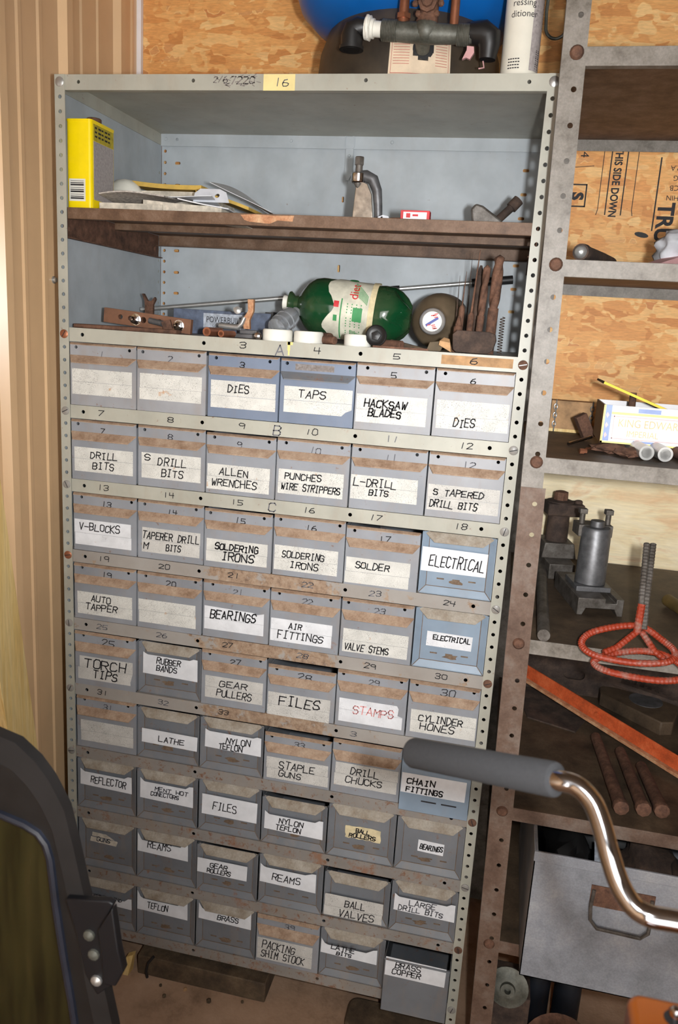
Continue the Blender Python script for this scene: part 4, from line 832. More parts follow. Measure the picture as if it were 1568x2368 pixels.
# lettering reads up the bottle, so its baseline runs round the body
b.add([onb(6.35-p[1], 1.2-p[0]*.42, 2.41) for p in tmp.v], tmp.f); barea(4.55, 4.95, 1.3, 1.5)
sub(b, 'red_print', 'red', lbl)
b = MB(); b.lathe([(0,.4),(.08,.36),(.1,0)], onb(5.6, .05, 2.3), onb(5.6, .05, 1)-p0*0 if False else tuple(Vector(onb(5.6, .25, 2.35))-Vector(onb(5.6, .25, 0))), 14); sub(b, 'green_cap_mark', 'greenp', lbl)
b = MB()
for i in range(N): a, c_ = a0+(a1-a0)*i/N, a0+(a1-a0)*(i+1)/N; b.add([onb(7.3, a, 2.42), onb(7.75, a+.05, 2.45), onb(7.75, c_+.05, 2.45), onb(7.3, c_, 2.42)], [(0,1,2,3)])
sub(b, 'curled_edge', 'cream', lbl)
t = thing('clear_bottle', 'small clear plastic bottle leaning behind the leftmost white cap', 'bottle', (17.0, 4.4, Z2))
pz = Vector((16.6, 3.2, -17.15)); az = Vector((.25, .8, .42)); b = MB(); b.lathe([(0,0), (.02,.62), (.15,.78), (.7,.8), (.75,.86), (1.0,.86), (1.05,.8), (1.4,.8), (1.45,.86), (1.7,.86), (1.75,.8), (2.3,.8), (2.7,.55), (2.9,.4), (3.2,.4), (3.2,0)], pz, az, 28); b.build('bottle_body', 'clear', t)
for x, lab, r in ((17.35, 'white plastic jar cap with a yellowed rim, leftmost of three', 1.13), (19.75, 'white plastic jar cap in the middle of three on shelf edge', 1.1), (23.5, 'white plastic jar cap tucked beside the black knob', 1.0)):
    b = MB(); b.lathe([(0,r-.1), (0,r), (.74,r), (.84,r-.08), (.84,0)], (x, 1.35, Z2), (0,0,1), 36); o = b.build('jar_cap', 'white'); tag(o, lab, 'cap', 'white jar caps on the shelf edge')
t = thing('black_knob', 'round black plastic knob cap facing out at the shelf edge', 'knob', (24.95, 1.3, Z2))
b = MB(); b.lathe([(0,.62), (.3,.77), (.55,.77), (.6,.7), (.5,.55), (.46,.4)], (24.95, 1.3, -17.2), (0,-1,.12), 24); b.build('cap', 'black', t)
b = MB(); b.lathe([(.3,.42), (.62,.36), (.66,.2), (.68,0)], (24.95, 1.3, -17.2), (0,-1,.12), 5); b.build('centre_boss', 'black', t)
for x, y, r, l, dx, lab in ((21.6, .8, .3, 1.2, -.9, 'short rusty round pin between two white caps'), (26.6, .85, .3, 1.5, -1.0, 'short rusty round pin right of the black knob'), (20.6, 3.6, .4, 1.0, -1, 'rusty cylinder end behind the middle white cap')):
    b = MB(); b.cyl((x+.3, y, Z2+r), (x+dx*l, y+.9, Z2+r), r, r, 14); o = b.build('steel_pin', 'rust', bevel=.03); tag(o, lab, 'pin')
t = thing('glass_jug', 'dusty brown jug lying with its capped mouth facing out', 'jug', (28.6, 8, Z2))
cj = Vector((28.85, 10.8, -15.74)); aj = Vector((-.06, -1, -.02)); b = MB(); b.lathe([(-.6,0), (-.5,1.5), (0,2.05), (.6,2.22), (2.4,2.22), (3.2,2.1), (4.0,1.75), (4.7,1.2), (5.2,.95), (5.5,.9)], cj, aj, 40); b.build('jug_body', 'jug', t)
b = MB(); b.lathe([(5.3,.95), (5.5,1.0), (5.75,1.0), (5.85,.9), (5.86,.74)], cj, aj, 28); b.m = 1; b.lathe([(5.8,.76), (5.87,.75), (5.88,0)], cj, aj, 28); capo = b.build('screw_cap', ['clear', 'white'], t)
b = MB(); cc = cj+aj.normalized()*5.91
rr = random.Random(5)
b.add([(cc.x+x, cc.y, cc.z+z) for x, z in ((-.5,-.25),(-.42,-.42),(.5,.2),(.42,.38))], [(0,1,2,3)])
b.m = 1
for k in range(9): x = rr.uniform(-.5, .3); z = (.3+.12*(k % 3) if k % 2 else -.3-.12*(k % 3)); strokes(b, (cc.x+x*.7, cc.z+z), (cc.x+x*.7+.22, cc.z+z+.05), .07, cc.y-.004)
sub(b, 'cap_print', ['bluep', 'red'], capo)
t = thing('drill_index', 'dark wooden block with chipped corners that holds the drill bits', 'block', (32, 2.2, Z2))
b = MB(); b.prism([(30.5,-17.3), (30.45,-16.7), (30.75,-16.4), (33.0,-16.4), (33.45,-16.55), (33.55,-17.0), (33.35,-17.7), (33.0,-17.95), (30.8,-17.95), (30.55,-17.75)], 1.0, 2.3); b.build('block', 'rust_dark', t, bevel=.05)
G2 = 'rusty bits standing behind the wooden block'
def bit(x, y, zb, zt, r, shank, lab, lean=0.0):
    t = thing('drill_bit', lab, 'drill bit', (x, y, zb), G2)
    b = MB(); b.cyl((x, y, zb), (x+lean*.4, y, zb+shank), r*.96, r*.96, 14); b.build('shank', 'rust', t)
    b = MB(); n = 40; m = 16; vs = []
    for i in range(n+1):
        f = i/n; z = zb+shank+(zt-zb-shank)*f; tw = f*(zt-zb)/r*.22
        tip = 1 if f < .94 else max(.05, (1-f)/.06)
        for k in range(m):
            a = 2*math.pi*k/m; rr = r*tip*(1-.38*max(0, math.cos(2*a))**2); vs.append((x+lean*(.4+.6*f)+rr*math.cos(a+tw), y+rr*math.sin(a+tw), z))
    b.add(vs, [(i*m+k, i*m+(k+1) % m, (i+1)*m+(k+1) % m, (i+1)*m+k) for i in range(n) for k in range(m)]+[tuple(range(m)), tuple(n*m+k for k in range(m))]); b.build('flutes', 'rust', t, smooth=70)
bit(32.15, 3.0, Z2, -11.7, .27, 2.7, 'slim rusty twist drill standing beside the fat one', .2)
bit(33.0, 3.2, Z2, -10.95, .4, 3.3, 'fat rusty twist drill, tallest at the right of the block', .15)
def pick(x, y, zb, zs, zt, r, lab, mat='rust', r2=.07, lean=0.0):
    t = thing('pointed_bit', lab, 'bit', (x, y, zb), G2)
    b = MB(); b.lathe([(0,r),(zs-zb-.2,r),(zs-zb,r*.5)], (x, y, zb), (lean*.1,0,1), 10); b.build('shank', mat, t)
    b = MB(); b.cyl((x+lean*.25, y, zs-.05), (x+lean, y, zt), r2*1.3, r2*.4, 8); b.build('tip', mat, t)
pick(31.45, 2.8, Z2, -15.1, -10.7, .24, 'rusty bit with the longest thin point', lean=.3)
pick(30.75, 3.2, Z2, -14.6, -12.2, .22, 'rusty bit with a short thin point, second from left of the block', r2=.04, lean=.15)
pick(30.7, 2.5, Z2, -16.0, -15.4, .34, 'stub with a diamond point at the left of the block', r2=.2)
pick(31.8, 5.0, Z2, -12.2, -11.6, .3, 'dark blunt rod standing behind the pointed bits', 'rust_dark', r2=.2)
pick(30.3, 5.0, Z2, -14.5, -12.4, .05, 'dark thin wire standing left of the pointed bits', 'rust_dark', r2=.03)
pick(30.9, 8.0, Z2, -13.5, -10.4, .05, 'tall dark thin wire standing behind the pointed bits', 'rust_dark', r2=.03)
b = MB(); b.tube([(33.75+.17*math.cos(a*.6), 5.5+.17*math.sin(a*.6), Z2+.04+a*.0195) for a in range(140)], .035, 5); o = b.build('coil_spring', 'rust_dark', smooth=60); tag(o, 'thin coil spring standing beside the drill bit block', 'spring')
b = MB(); b.prism([(24.9,-.02), (25.4,.3), (28.5,.35), (28.9,.1), (27.0,-.18)], Z2+.02, Z2+.16, 'z'); o = b.build('wood_splinter', 'rust'); tag(o, 'long rust brown sliver lying on the shelf edge', 'scrap')
b = MB(); b.prism([(28.7,-17.95), (28.9,-17.35), (29.6,-17.25), (29.9,-17.5), (29.7,-17.95)], .7, 1.1); o = b.build('card_scrap', 'cardbr', bevel=.02); tag(o, 'olive brown crumpled scrap beneath the jug', 'scrap')
b = MB(); b.hexa([(29.6,.1,-17.5), (30.5,.1,-17.95), (29.6,.5,-17.5), (30.6,.5,-17.95), (29.65,.1,-17.2), (30.4,.1,-17.3), (29.9,.6,-16.95), (30.3,.6,-17.05)]); o = b.build('wood_chip', 'woodend', bevel=.02); tag(o, 'pale broken wood chip leaning against the drill bit block', 'scrap')
b = MB(); b.hexa([(25.9,1.8,-17.75), (28.6,1.6,-17.95), (25.9,2.4,-17.75), (28.6,2.4,-17.95), (25.9,1.8,-17.35), (28.5,1.6,-17.85), (25.9,2.4,-17.35), (28.5,2.4,-17.85)]); o = b.build('wood_shim', 'dkwood', bevel=.02); tag(o, 'thin dirty wooden shim lying under the green bottle base', 'shim')
# ================================================================== grey-brown open shelving on the right
un = thing('open_steel_rack', 'grey brown open steel rack with bolted angle posts, right of the drawer cabinet', 'shelving unit', (55, 8, -76))
YF, YR = -4.0, 19.0; XR = 73.0
lean = lambda z: 35.72+(4-z)*.0185
def skew_post(z0, z1, wd, mat, rows, dy=0.0):
    b = MB(); b.plate(rect(0, wd, z0, z1), [circ(wd*.62, zz, .17, 10) for zz in rows], .08, XZ(YF-.04-dy))
    b.plate(rect(YF-dy, YF+1.6, z0, z1), [circ(YF+1.0, zz, .17, 8) for zz in rows], .08, YZ(0.04))
    b.v = [(x+lean(z)+(z0 < -40)*0, y, z) for x, y, z in b.v]; return b.build('post', mat, un)
hz = [-.04-2*k for k in range(-14, 13) if k not in (0, 6)]
skew_post(-26.4, 30, 1.42, 'unit', [z for z in hz if z > -25.5])
hz2 = [-27.4-2.12*k for k in range(0, 22) if abs(-27.4-2.12*k+37.5) > .9 and abs(-27.4-2.12*k+50.6) > .9]
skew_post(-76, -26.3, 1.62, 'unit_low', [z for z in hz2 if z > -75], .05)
for x, y in ((XR-.08, YF), (36.3, YR-.1), (XR-.08, YR-.1)):
    b = MB(); b.box(x, x+.08, y-(0 if y == YF else 1.5), y+1.5*(y == YF), -76, 30); b.box(x-(1.5 if x > 50 else 0), x+(0 if x > 50 else 1.5), y, y+.08, -76, 30); b.build('post', 'unit', un)
for i, z in enumerate((12.6, .3, -11.72, -24.22, -37.0, -50.1, -61.5)):
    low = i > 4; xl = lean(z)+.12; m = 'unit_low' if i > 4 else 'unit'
    b = MB(); b.box(xl, XR, YF+.05, YR-.1, z-.08, z); b.build('shelf', ['shelf_br', 'shelf_br', 'shelf_br', 'unit_top', 'unit_top', 'unit_top', 'unit_top'][i], un)
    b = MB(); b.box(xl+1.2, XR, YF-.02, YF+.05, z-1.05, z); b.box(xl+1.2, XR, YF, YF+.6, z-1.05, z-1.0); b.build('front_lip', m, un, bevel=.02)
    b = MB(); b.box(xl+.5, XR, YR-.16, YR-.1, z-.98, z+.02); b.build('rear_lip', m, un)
    b = MB(); c = (lean(z-.5)+.85, YF-.1, z-.35); b.lathe([(0,.42), (.06,.42), (.2,.3), (.24,0)], c, (0,-1,0), 14); b.build('bolt', 'rust', un)
b = MB(); b.prism([(37.0,-34.9), (37.75,-34.5), (37.9,-35.4), (37.3,-36.1), (36.95,-35.8)], YF-.13, YF-.1); b.build('bare_patch', 'woodend', un) if False else None

# second shelf of the rack
ZS = -11.7
t = thing('hand_punch', 'dark steel punch with a rounded pale nose lying at the left of the rack', 'punch', (39, 0, ZS))
b = MB(); p0 = Vector((38.3, -2.2, -11.05)); d_ = Vector((.36, 1, 0)); b.lathe([(.25,.52), (.9,.56), (1.1,.5), (5,.5), (8,.45), (8,0)], p0, d_, 18); b.build('shaft', 'rust_dark', t)
b = MB(); b.lathe([(-.12,0), (-.08,.22), (.05,.36), (.3,.42), (.3,.5), (.6,.52)], p0, d_, 18); b.build('nose', 'zinc', t)
t = thing('shop_rag', 'crumpled white rag with a pink striped end on the rack', 'rag', (46, 3, ZS))
bm = bmesh.new(); bmesh.ops.create_icosphere(bm, subdivisions=4, radius=1.0); rr = random.Random(4)
from mathutils import noise as _n
b = MB(); vs = []
for v in bm.verts:
    k = 1+.34*_n.noise(v.co*1.7)+.18*_n.noise(v.co*4.1)+.10*abs(_n.noise(v.co*8))
    vs.append((46.2+v.co.x*2.3*k, 3.2+v.co.y*2.6*k, max(ZS+.02, -10.25+v.co.z*1.75*k)))
b.add(vs, [tuple(v.index for v in f.verts) for f in bm.faces]); bm.free(); b.build('cloth', 'rag', t, smooth=70)
b = MB(); b.hexa([(42.3,-.4,ZS+.02), (43.2,-1.0,ZS+.02), (44.3,2.6,ZS+.3), (45.2,1.2,ZS+.3), (42.3,-.4,ZS+.14), (43.2,-1.0,ZS+.14), (44.3,2.6,ZS+1.0), (45.2,1.2,ZS+1.0)]); b.build('striped_end', 'pink', t, bevel=.04)
b = MB(); b.sph((44.9,-1.2,ZS+.25), .25, 10); o = b.build('steel_ball', 'chrome'); tag(o, 'bright steel ball in front of the crumpled rag', 'ball')
# third shelf
ZS = -24.2
t = thing('wooden_block', 'wooden block hung between two chains at the back of the rack shelf', 'block', (40.3, 12, ZS))
b = MB(); b.box(38.4, 41.7, 12, 13.5, ZS, -21.6); b.build('block', 'woodend', t, bevel=.03); b = MB(); b.box(38.4, 41.75, 11.95, 13.5, ZS, ZS+.25); b.build('base_strip', 'pine', t)
for x, m in ((38.75, 'zinc'), (41.7, 'cast')):
    t = thing('chain', 'bright chain hanging at the left end of the wooden block' if x < 40 else 'dull chain hanging at the right end of the wooden block', 'chain', (x, 11.7, ZS))
    for k in range(7):
        b = MB(); cz = -21.75-.36*k; pl_ = k % 2
        pts = [((x+.13*math.cos(a) if pl_ else x+.02), 11.75+(0 if pl_ else .13*math.cos(a)), cz+.24*math.sin(a)) for a in [2*math.pi*j/12 for j in range(12)]]
        b.tube(pts, .05, 6, closed=True); b.build('link', m, t)
t = thing('cigar_box', 'open white carton with faded yellow and orange print on the rack shelf', 'box', (44.5, 3, ZS+.75))
xa, xb, ya, yb_, za, zb = 41.45, 50.2, 1.0, 6.2, -23.5, -20.85
b = MB(); th = .1; b.box(xa, xb, ya, ya+th, za, zb); b.box(xa, xb, yb_-th, yb_, za, zb); b.box(xa, xa+th, ya, yb_, za, zb); b.box(xb-th, xb, ya, yb_, za, zb); b.box(xa, xb, ya, yb_, za, za+th); b.build('carton', 'cigw', t)
b = MB(); b.box(xa-.012, xa, ya, yb_, za, zb); b.build('side_panel', plain('tan_carton_side', (156,122,84), .8), t)
b = MB(); y_ = ya-.012
for r_ in (rect(xa, xa+.14, za, zb), rect(xa, xb, za, za+.12), rect(xa+.55, xb, zb-.62, zb-.45)): b.prism(r_, y_, ya)
b.build('yellow_border', 'paleY', t)
b = MB(); b.prism(rect(xa+.14, xa+.55, za+.15, zb), y_, ya) ; MT['pblue'] = plain('pale_blue_print', (150,168,214), .6); b.build('blue_print', 'pblue', t); b = MB(); b.prism(rect(xa+2.3, xa+3.8, zb-.42, zb-.12), y_-.002, ya); b.build('blue_print', 'pblue', t); b = MB(); b.prism(rect(xa+2.2, xa+3.6, za+.14, za+.28), y_, ya); b.build('blue_print', 'pblue', t)
b = MB()
for k in range(3): b.prism([(xa+.28, za+.35+.7*k), (xa+.42, za+.55+.7*k), (xa+.28, za+.75+.7*k), (xa+.2, za+.55+.7*k)], y_-.006, y_)
for q0, q1 in (((xa+.75, za+.35), (xa+.75, zb-.75)), ((xa+.75, zb-.75), (xb, zb-.75)), ((xa+.75, za+.35), (xb, za+.35))): strokes(b, q0, q1, .07, y_-.003)
b.text('DELUXE CIGARS', .27, XZ(y_-.004, xa+.7, zb-.37)) if False else None
b.build('pink_border', plain('pale_pink_print', (248,196,196), .6), t)
b = MB(); b.text('KING EDWARD', .78, XZ(y_-.004, xa+1.05, zb-1.45), xs=.82); b.text('IMPERIAL', .62, XZ(y_-.004, xa+1.7, zb-2.12), xs=.85); b.build('carton_print', 'peach', t)
b = MB(); mt_ = Matrix.Translation((41.3, 4.0, -19.3)) @ Matrix.Rotation(math.radians(20), 4, 'Y'); b.box(0, 9.6, -2.4, 2.6, -.16, 0, mt_); b.m = 1; b.box(0, 9.6, -2.46, -2.4, -.15, 0.02, mt_); b.build('lid', ['cardbr', 'cardyel'], t)
b = MB(); b.cyl((43.6, 3.0, -23.3), (43.55, 3.2, -20.0), .26, .24, 12); o = b.build('steel_peg', 'rust', bevel=.03); tag(o, 'rusty steel peg standing in the open carton, propping its lid', 'peg')
for k, (x, y) in enumerate(((44.3, -1.4), (45.5, -1.35))):
    b = MB(); b.ring((x, y, ZS+.52), (x-1.5+.4*k, 9, ZS+.52), .5, .36, 28); o = b.build('steel_tube', 'zinc'); tag(o, ('left of two short steel tubes with bright open ends under the carton', 'right of two short steel tubes with bright open ends under the carton')[k], 'tube')
b = MB(); b.cyl((46.9,-1.0,ZS+.45), (45.9,8,ZS+.45), .42, .42, 12); o = b.build('round_bar', 'rust'); tag(o, 'rusty round bar right of the two bright steel tubes', 'bar')
for sd, (x, y, sx, sy, lab) in enumerate(((42.3, 1.2, 1.3, 1.0, 'lumpy brown scrap of rusted iron under the carton corner'), (43.4, -.2, 1.0, .8, 'smaller rusted lump in front of the carton'))):
    bm = bmesh.new(); bmesh.ops.create_icosphere(bm, subdivisions=3, radius=1.0); b = MB()
    b.add([(x+v.co.x*sx*(1+.5*_n.noise(v.co*1.9+Vector((sd*5,0,0)))), y+v.co.y*sy*(1+.5*_n.noise(v.co*2.3)), max(ZS+.01, ZS+.28+v.co.z*.36*(1+.6*_n.noise(v.co*3)))) for v in bm.verts], [tuple(v.index for v in f.verts) for f in bm.faces]); bm.free(); o = b.build('rusted_lump', 'rust', smooth=30); tag(o, lab, 'scrap')
b = MB(); b.cyl((39.5, 3.1, ZS+.12), (41.3, 5.6, ZS+.5), .13, .13, 12); o = b.build('steel_dowel', 'chrome'); tag(o, 'bright steel dowel lying at the left of the rack shelf', 'dowel')
b = MB(); b.lathe([(0,.2),(.3,.2),(.32,.14),(.5,.14),(.5,0)], (40.0, -1.0, ZS+.2), (1,.2,0), 6); b.tube([(40.3,-.6,ZS+.15), (40.6,.6,ZS+.2), (41.2,1.8,ZS+.15), (42.2,1.7,ZS+.15)], .09, 6); o = b.build('small_fitting', 'copper'); tag(o, 'tiny bright fitting with a bent wire on the rack shelf', 'fitting')
b = MB(); mt_ = Matrix.Translation((41.0, 6.5, ZS+.02)) @ Matrix.Rotation(.35, 4, 'Z') @ Matrix.Rotation(-.5, 4, 'Y'); b.box(0, .9, 0, .7, 0, 2.0, mt_); o = b.build('leather_strip', 'rust', bevel=.05); tag(o, 'brown scaly block leaning against the carton side', 'block')
# fourth shelf
ZS = -37.0
def toolpost(x, y, sc_, lab, rot, tall):
    t = thing('lathe_tool_post', lab, 'tool post', (x, y, ZS), rot=(0, 0, rot))
    b = MB()
    b.prism([(-1.75,.0), (-1.35,.0), (-1.1,.55), (1.1,.55), (1.35,0), (1.75,0), (1.75,1.35), (1.2,1.35), (1.2,1.0), (.35,1.0), (.35,1.35), (-1.75,1.35)], -2.2, 4.6); b.build('base_slide', 'cast', t, local=True, bevel=.04)
    b = MB(); b.box(-1.5, 1.2, -.6, 2.6, 1.35, 1.75); b.lathe([(1.75,1.1), (1.8,1.18), (tall-.2,1.12), (tall,1.0), (tall+.02,.55), (tall+.5,.52), (tall+.52,0)], (-.1, .7, 0), (0,0,1), 28); b.build('cylinder_body', 'steel', t, local=True, bevel=.03)
    b = MB(); b.box(-1.45, 1.25, .9, 2.6, tall-.9, tall+.05); b.build('clamp_block', 'cast', t, local=True, bevel=.06)
    for k, xx in enumerate((-1.1, .95)):
        b = MB(); b.cyl((xx,1.5,tall), (xx,1.5,tall+.9), .22, .22, 10); b.box(xx-.3, xx+.3, 1.2, 1.8, tall+.85, tall+1.25); b.build('set_screw', 'cast', t, local=True, bevel=.04)
    return t
toolpost(42.9, 5.2, 1, 'grey steel lathe tool post with two square set screws, front of the pair', math.radians(12), 6.3)
t = thing('lathe_tool_post', 'rusty brown tool post behind and left of the grey one', 'tool post', (40.3, 14.6, ZS), rot=(0, 0, math.radians(12)))
b = MB(); b.box(-1.2, 1.1, -3.2, 1.8, 0, 1.4); b.prism([(-1.5,1.4), (1.6,1.4), (1.3,2.8), (-1.3,2.8)], -1.4, 1.6); b.build('base_slide', 'cast', t, local=True, bevel=.08)
b = MB(); b.lathe([(2.8,1.0), (5.4,.95), (5.5,1.15), (6.4,1.2), (6.5,.9)], (0,0,0), (0,0,1), 20); b.build('cylinder_body', 'rust_dark', t, local=True)
b = MB(); b.box(-1.3, 1.9, -1.2, 1.0, 5.2, 6.3); b.cyl((1.5,-.4,6.0), (1.5,-.4,6.6), .35, .35, 10); b.build('clamp_block', 'rust_dark', t, local=True, bevel=.12)
b = MB(); b.lathe([(6.3,.65), (7.2,.6), (7.3,.3), (7.3,0)], (0,0,0), (0,0,1), 8); b.build('top_nut', 'rust', t, local=True)
b = MB(); b.cyl((38.95, -4.1, ZS+.47), (39.3, 17, ZS+.47), .45, .45, 18); o = b.build('round_bar', 'cast', bevel=.03); tag(o, 'long dull grey round bar lying front to back at the left of the shelf', 'bar')
b = MB(); b.cyl((49.0, 7.5, ZS+.55), (52.5, -2.5, ZS+.55), .5, .5, 16); o = b.build('round_bar', plain('olive_brown_bar', (112,92,52), .5, .2, .2)); tag(o, 'olive brown round bar at the right of the shelf', 'bar')
t = thing('rebar_stand', 'bent rebar stand with two worn orange oval loops at the shelf edge', 'stand', (45, -4, -38))
def knurl(path, r):
    b = MB(); pts = [Vector(p) for p in path]; fine = []
    for a, c_ in zip(pts, pts[1:]):
        n = max(2, int((c_-a).length/.12)); fine += [a+(c_-a)*i/n for i in range(n)]
    fine.append(pts[-1]); b.tube(fine, [r*(1+.14*(i % 2)) for i in range(len(fine))], 10); return b
def smooth_loop(pts, n=8):
    out = []; P = [Vector(p) for p in pts]; N = len(P)
    for i in range(N):
        p0, p1, p2, p3 = P[i-1], P[i], P[(i+1) % N], P[(i+2) % N]
        for k in range(n):
            u = k/n; out.append(.5*((2*p1)+(-p0+p2)*u+(2*p0-5*p1+4*p2-p3)*u*u+(-p0+3*p1-3*p2+p3)*u**3))
    return out
for k, (pts) in enumerate(([(44.9,-4.0,-35.0), (42.2,-4.6,-35.55), (41.35,-5.2,-36.3), (42.2,-5.9,-36.75), (44.6,-6.2,-36.8), (46.7,-6.0,-36.5), (47.25,-5.2,-36.1), (46.5,-4.5,-35.6)],
                          [(44.7,-5.0,-36.45), (42.9,-5.4,-36.9), (42.2,-6.0,-37.25), (43.2,-6.6,-37.5), (46.0,-6.8,-37.55), (47.7,-6.4,-37.3), (47.6,-5.7,-36.7), (46.3,-5.2,-36.3)])):
    lp = smooth_loop(pts); lp.append(lp[0]); knurl(lp, .21).build('loop', 'orange_worn', t, smooth=0)
b = knurl([(45.0,-4.3,-35.1), (45.0,-3.6,-33.2), (45.25,-1.0,-30.0)], .2); b.v = b.v; b.build('upright', 'cast', t, smooth=0)
knurl([(45.3,-4.3,-35.1), (45.35,-3.4,-33.2), (45.75,-.6,-30.1)], .2).build('upright', 'cast', t, smooth=0)
knurl([(44.85,-4.55,-35.3), (45.0,-3.9,-33.5)], .235).build('painted_sleeve', 'orange_worn', t, smooth=0)
b = knurl([(44.9,-4.3,-35.3), (43.6,-5.2,-36.3), (42.8,-5.6,-36.6)], .2); b.build('brace', 'orange_worn', t, smooth=0); knurl([(45.2,-4.3,-35.3), (46.0,-5.2,-36.2), (46.6,-5.6,-36.5)], .2).build('brace', 'orange_worn', t, smooth=0)
# fifth shelf
ZS = -50.1
t = thing('orange_angle_iron', 'long orange angle iron lying diagonally across the rack shelf', 'angle iron', (46, 8, ZS))
A = Vector((38.8, 16.2, -48.25)); B = Vector((55.2, 0.0, -49.75)); dd = (B-A).normalized(); side = dd.cross(Vector((0,0,1))).normalized(); upv = side.cross(dd)
def bar(b, o, a, c_, p, q, r_, s_): b.hexa([tuple(o+x) for x in (a*p[0]+q*0, )] ) if False else None
def obox(b, P, Q, u, v, u0, u1, v0, v1): b.hexa([tuple(X+u*i+v*j) for j in (v0, v1) for X in (P, Q) for i in (u0, u1)])
b = MB(); obox(b, A, B, side, upv, 0, .12, 0, 1.25); b.build('upright_leg', 'orange', t, bevel=.02)
b = MB(); obox(b, A, B, side, upv, -1.1, 0, .0, .12); b.build('flat_leg', 'orange', t, bevel=.02) if False else b.build('flat_leg', 'orange', t)
b = MB(); obox(b, A, B, side, upv, .0, .5, -.28, -.02); b.build('lower_edge', 'copperrust', t)
b = MB(); q = A+dd*9.3; b.lathe([(0,.3),(.2,.3),(.22,0)], tuple(q+side*.12+upv*.6), tuple(side), 6); b.build('bolt', 'orange', t)
b = MB(); b.box(37.9, 66, 18.35, 18.6, ZS+.02, -38.6); o = b.build('added_dark_sheet', 'rust_dark', bevel=.03); tag(o, 'dark brown sheet added at the back of the rack shelf to cover bright plywood', 'sheet')  # added dark sheet, keeps bright plywood from showing below the shelf lip
t = thing('slotted_plate', 'dark rusty plate with an oval hole behind the orange angle iron', 'plate', (42, 14, ZS))
b = MB(); b.plate([(0,0), (8.6,0), (9.4,2.5), (9.0,6.4), (.5,6.8), (0,4)], [rrect(3.9, 5.9, 1.5, 2.5, .5)], .3, Matrix.Translation((38.9, 17.45, ZS+.02)) @ Matrix.Rotation(math.radians(87), 4, 'X')); b.build('plate', 'rust_dark', t)
b = MB(); b.prism([(38.4,18.5), (38.9,14), (39.5,10.8), (43.6,9.3), (45.5,14)], ZS, ZS+.14, 'z'); o = b.build('sheet_offcut', 'rust_dark'); tag(o, 'thin dark sheet steel offcut lying left under the orange angle', 'plate')
t = thing('steel_block', 'grimy thick steel block plate lying right of the orange angle', 'block', (49, 14, ZS))
b = MB(); b.prism([(46.2,17.0), (47.4,18.5), (53.2,15.2), (52.0,11.6), (50.9,11.2), (46.2,15.6)], ZS, ZS+1.3, 'z'); b.build('block', 'unit_top', t, bevel=.12)
b = MB(); b.lathe([(0,1.5), (.05,1.5), (.06,1.3), (.06,0)], (50.2, 15.4, ZS+1.3), (0,0,1), 20); b.build('worn_disc', 'steel', t)
b = MB()
for k in range(11): b.lathe([(0,.32), (.3,.32)], (46.6+.62*k, 20-.14*k*1.0-.25*k, ZS+1.9-.06*k), (1,-.3,0), 8)
b.v = [(x, min(y, 18.6), z) for x, y, z in b.v]; b.tube([(46.4,18.2,ZS+1.7), (53.5,16.0,ZS+1.0)], .5, 8); o = b.build('roller_chain', 'rust_dark'); tag(o, 'greasy roller chain lying behind the steel block', 'chain')
for k, (x0, y0_, x1, y1, lab) in enumerate(((45.15, 8.2, 46.0, -2.7, 'leftmost of three rusty bars with hammered ends'), (46.95, 6.3, 47.6, -2.4, 'middle of three rusty bars with hammered ends'), (48.35, 4.4, 48.9, -2.2, 'rightmost of three rusty bars with hammered ends'))):
    b = MB(); p, q = Vector((x1, y1, ZS+.62)), Vector((x0, y0_, ZS+.5)); b.lathe([(0,.42), (.06,.56), (.35,.6), (.8,.5), ((q-p).length, .42)], p, q-p, 9, .3); o = b.build('rusty_bar', 'rust', bevel=.02); tag(o, lab, 'bar', 'hammered bars on the rack')
# grey steel bin on the lowest shelf, with scrap in it
ZS = -61.5
t = thing('steel_bin', 'grey steel bin with a drop handle, sticking out of the rack', 'bin', (48, 0, ZS))
x0, x1, ya, yb_, za, zb = 40.0, 57.5, -7.0, 10.0, ZS+.03, -51.22
b = MB(); th = .07; b.box(x0, x1, ya, ya+th, za, zb); b.box(x0, x0+th, ya, yb_, za, zb); b.box(x1-th, x1, ya, yb_, za, zb); b.box(x0, x1, yb_-th, yb_, za, zb); b.box(x0, x1, ya, yb_, za, za+th); b.build('body', 'bin', t)
b = MB(); b.box(x0-.05, x1+.05, ya-.1, ya, zb-.75, zb+.02); b.box(x0-.05, x0+.2, ya, yb_, zb-.05, zb+.03); b.build('rolled_rim', 'bin', t, bevel=.03)
b = MB(); hp = [(44.2,ya-.12,-53.3), (44.1,ya-.2,-54.6), (44.2,ya-.25,-55.6), (44.7,ya-.25,-56.2), (47.6,ya-.25,-56.3), (48.05,ya-.25,-55.8), (48.1,ya-.2,-54.4), (48.0,ya-.12,-53.3)]; b.tube(hp, .13, 8); b.build('drop_handle', 'cast', t)
b = MB(); b.box(44.0, 48.2, ya-.07, ya, -54.6, -53.0); b.build('handle_plate', 'rust', t)
def lump(name, m, c, s3, seed, rough=.45):
    bm = bmesh.new(); bmesh.ops.create_icosphere(bm, subdivisions=3, radius=1.0); b = MB()
    b.add([tuple(c[q]+v.co[q]*s3[q]*(1+rough*_n.noise(v.co*1.6+Vector((seed, 0, 0)))+.25*rough*_n.noise(v.co*5+Vector((seed, 3, 0)))) for q in range(3)) for v in bm.verts], [tuple(v.index for v in f.verts) for f in bm.faces]); bm.free()
    return b.build(name, m, smooth=35)
GS = 'scrap in the steel bin'
tag(lump('scrap_piece', 'dkblack', (42.6, -2.6, -54.2), (1.9, 2.3, 1.7), 3), 'black lump of scrap at the left in the steel bin', 'scrap', GS)
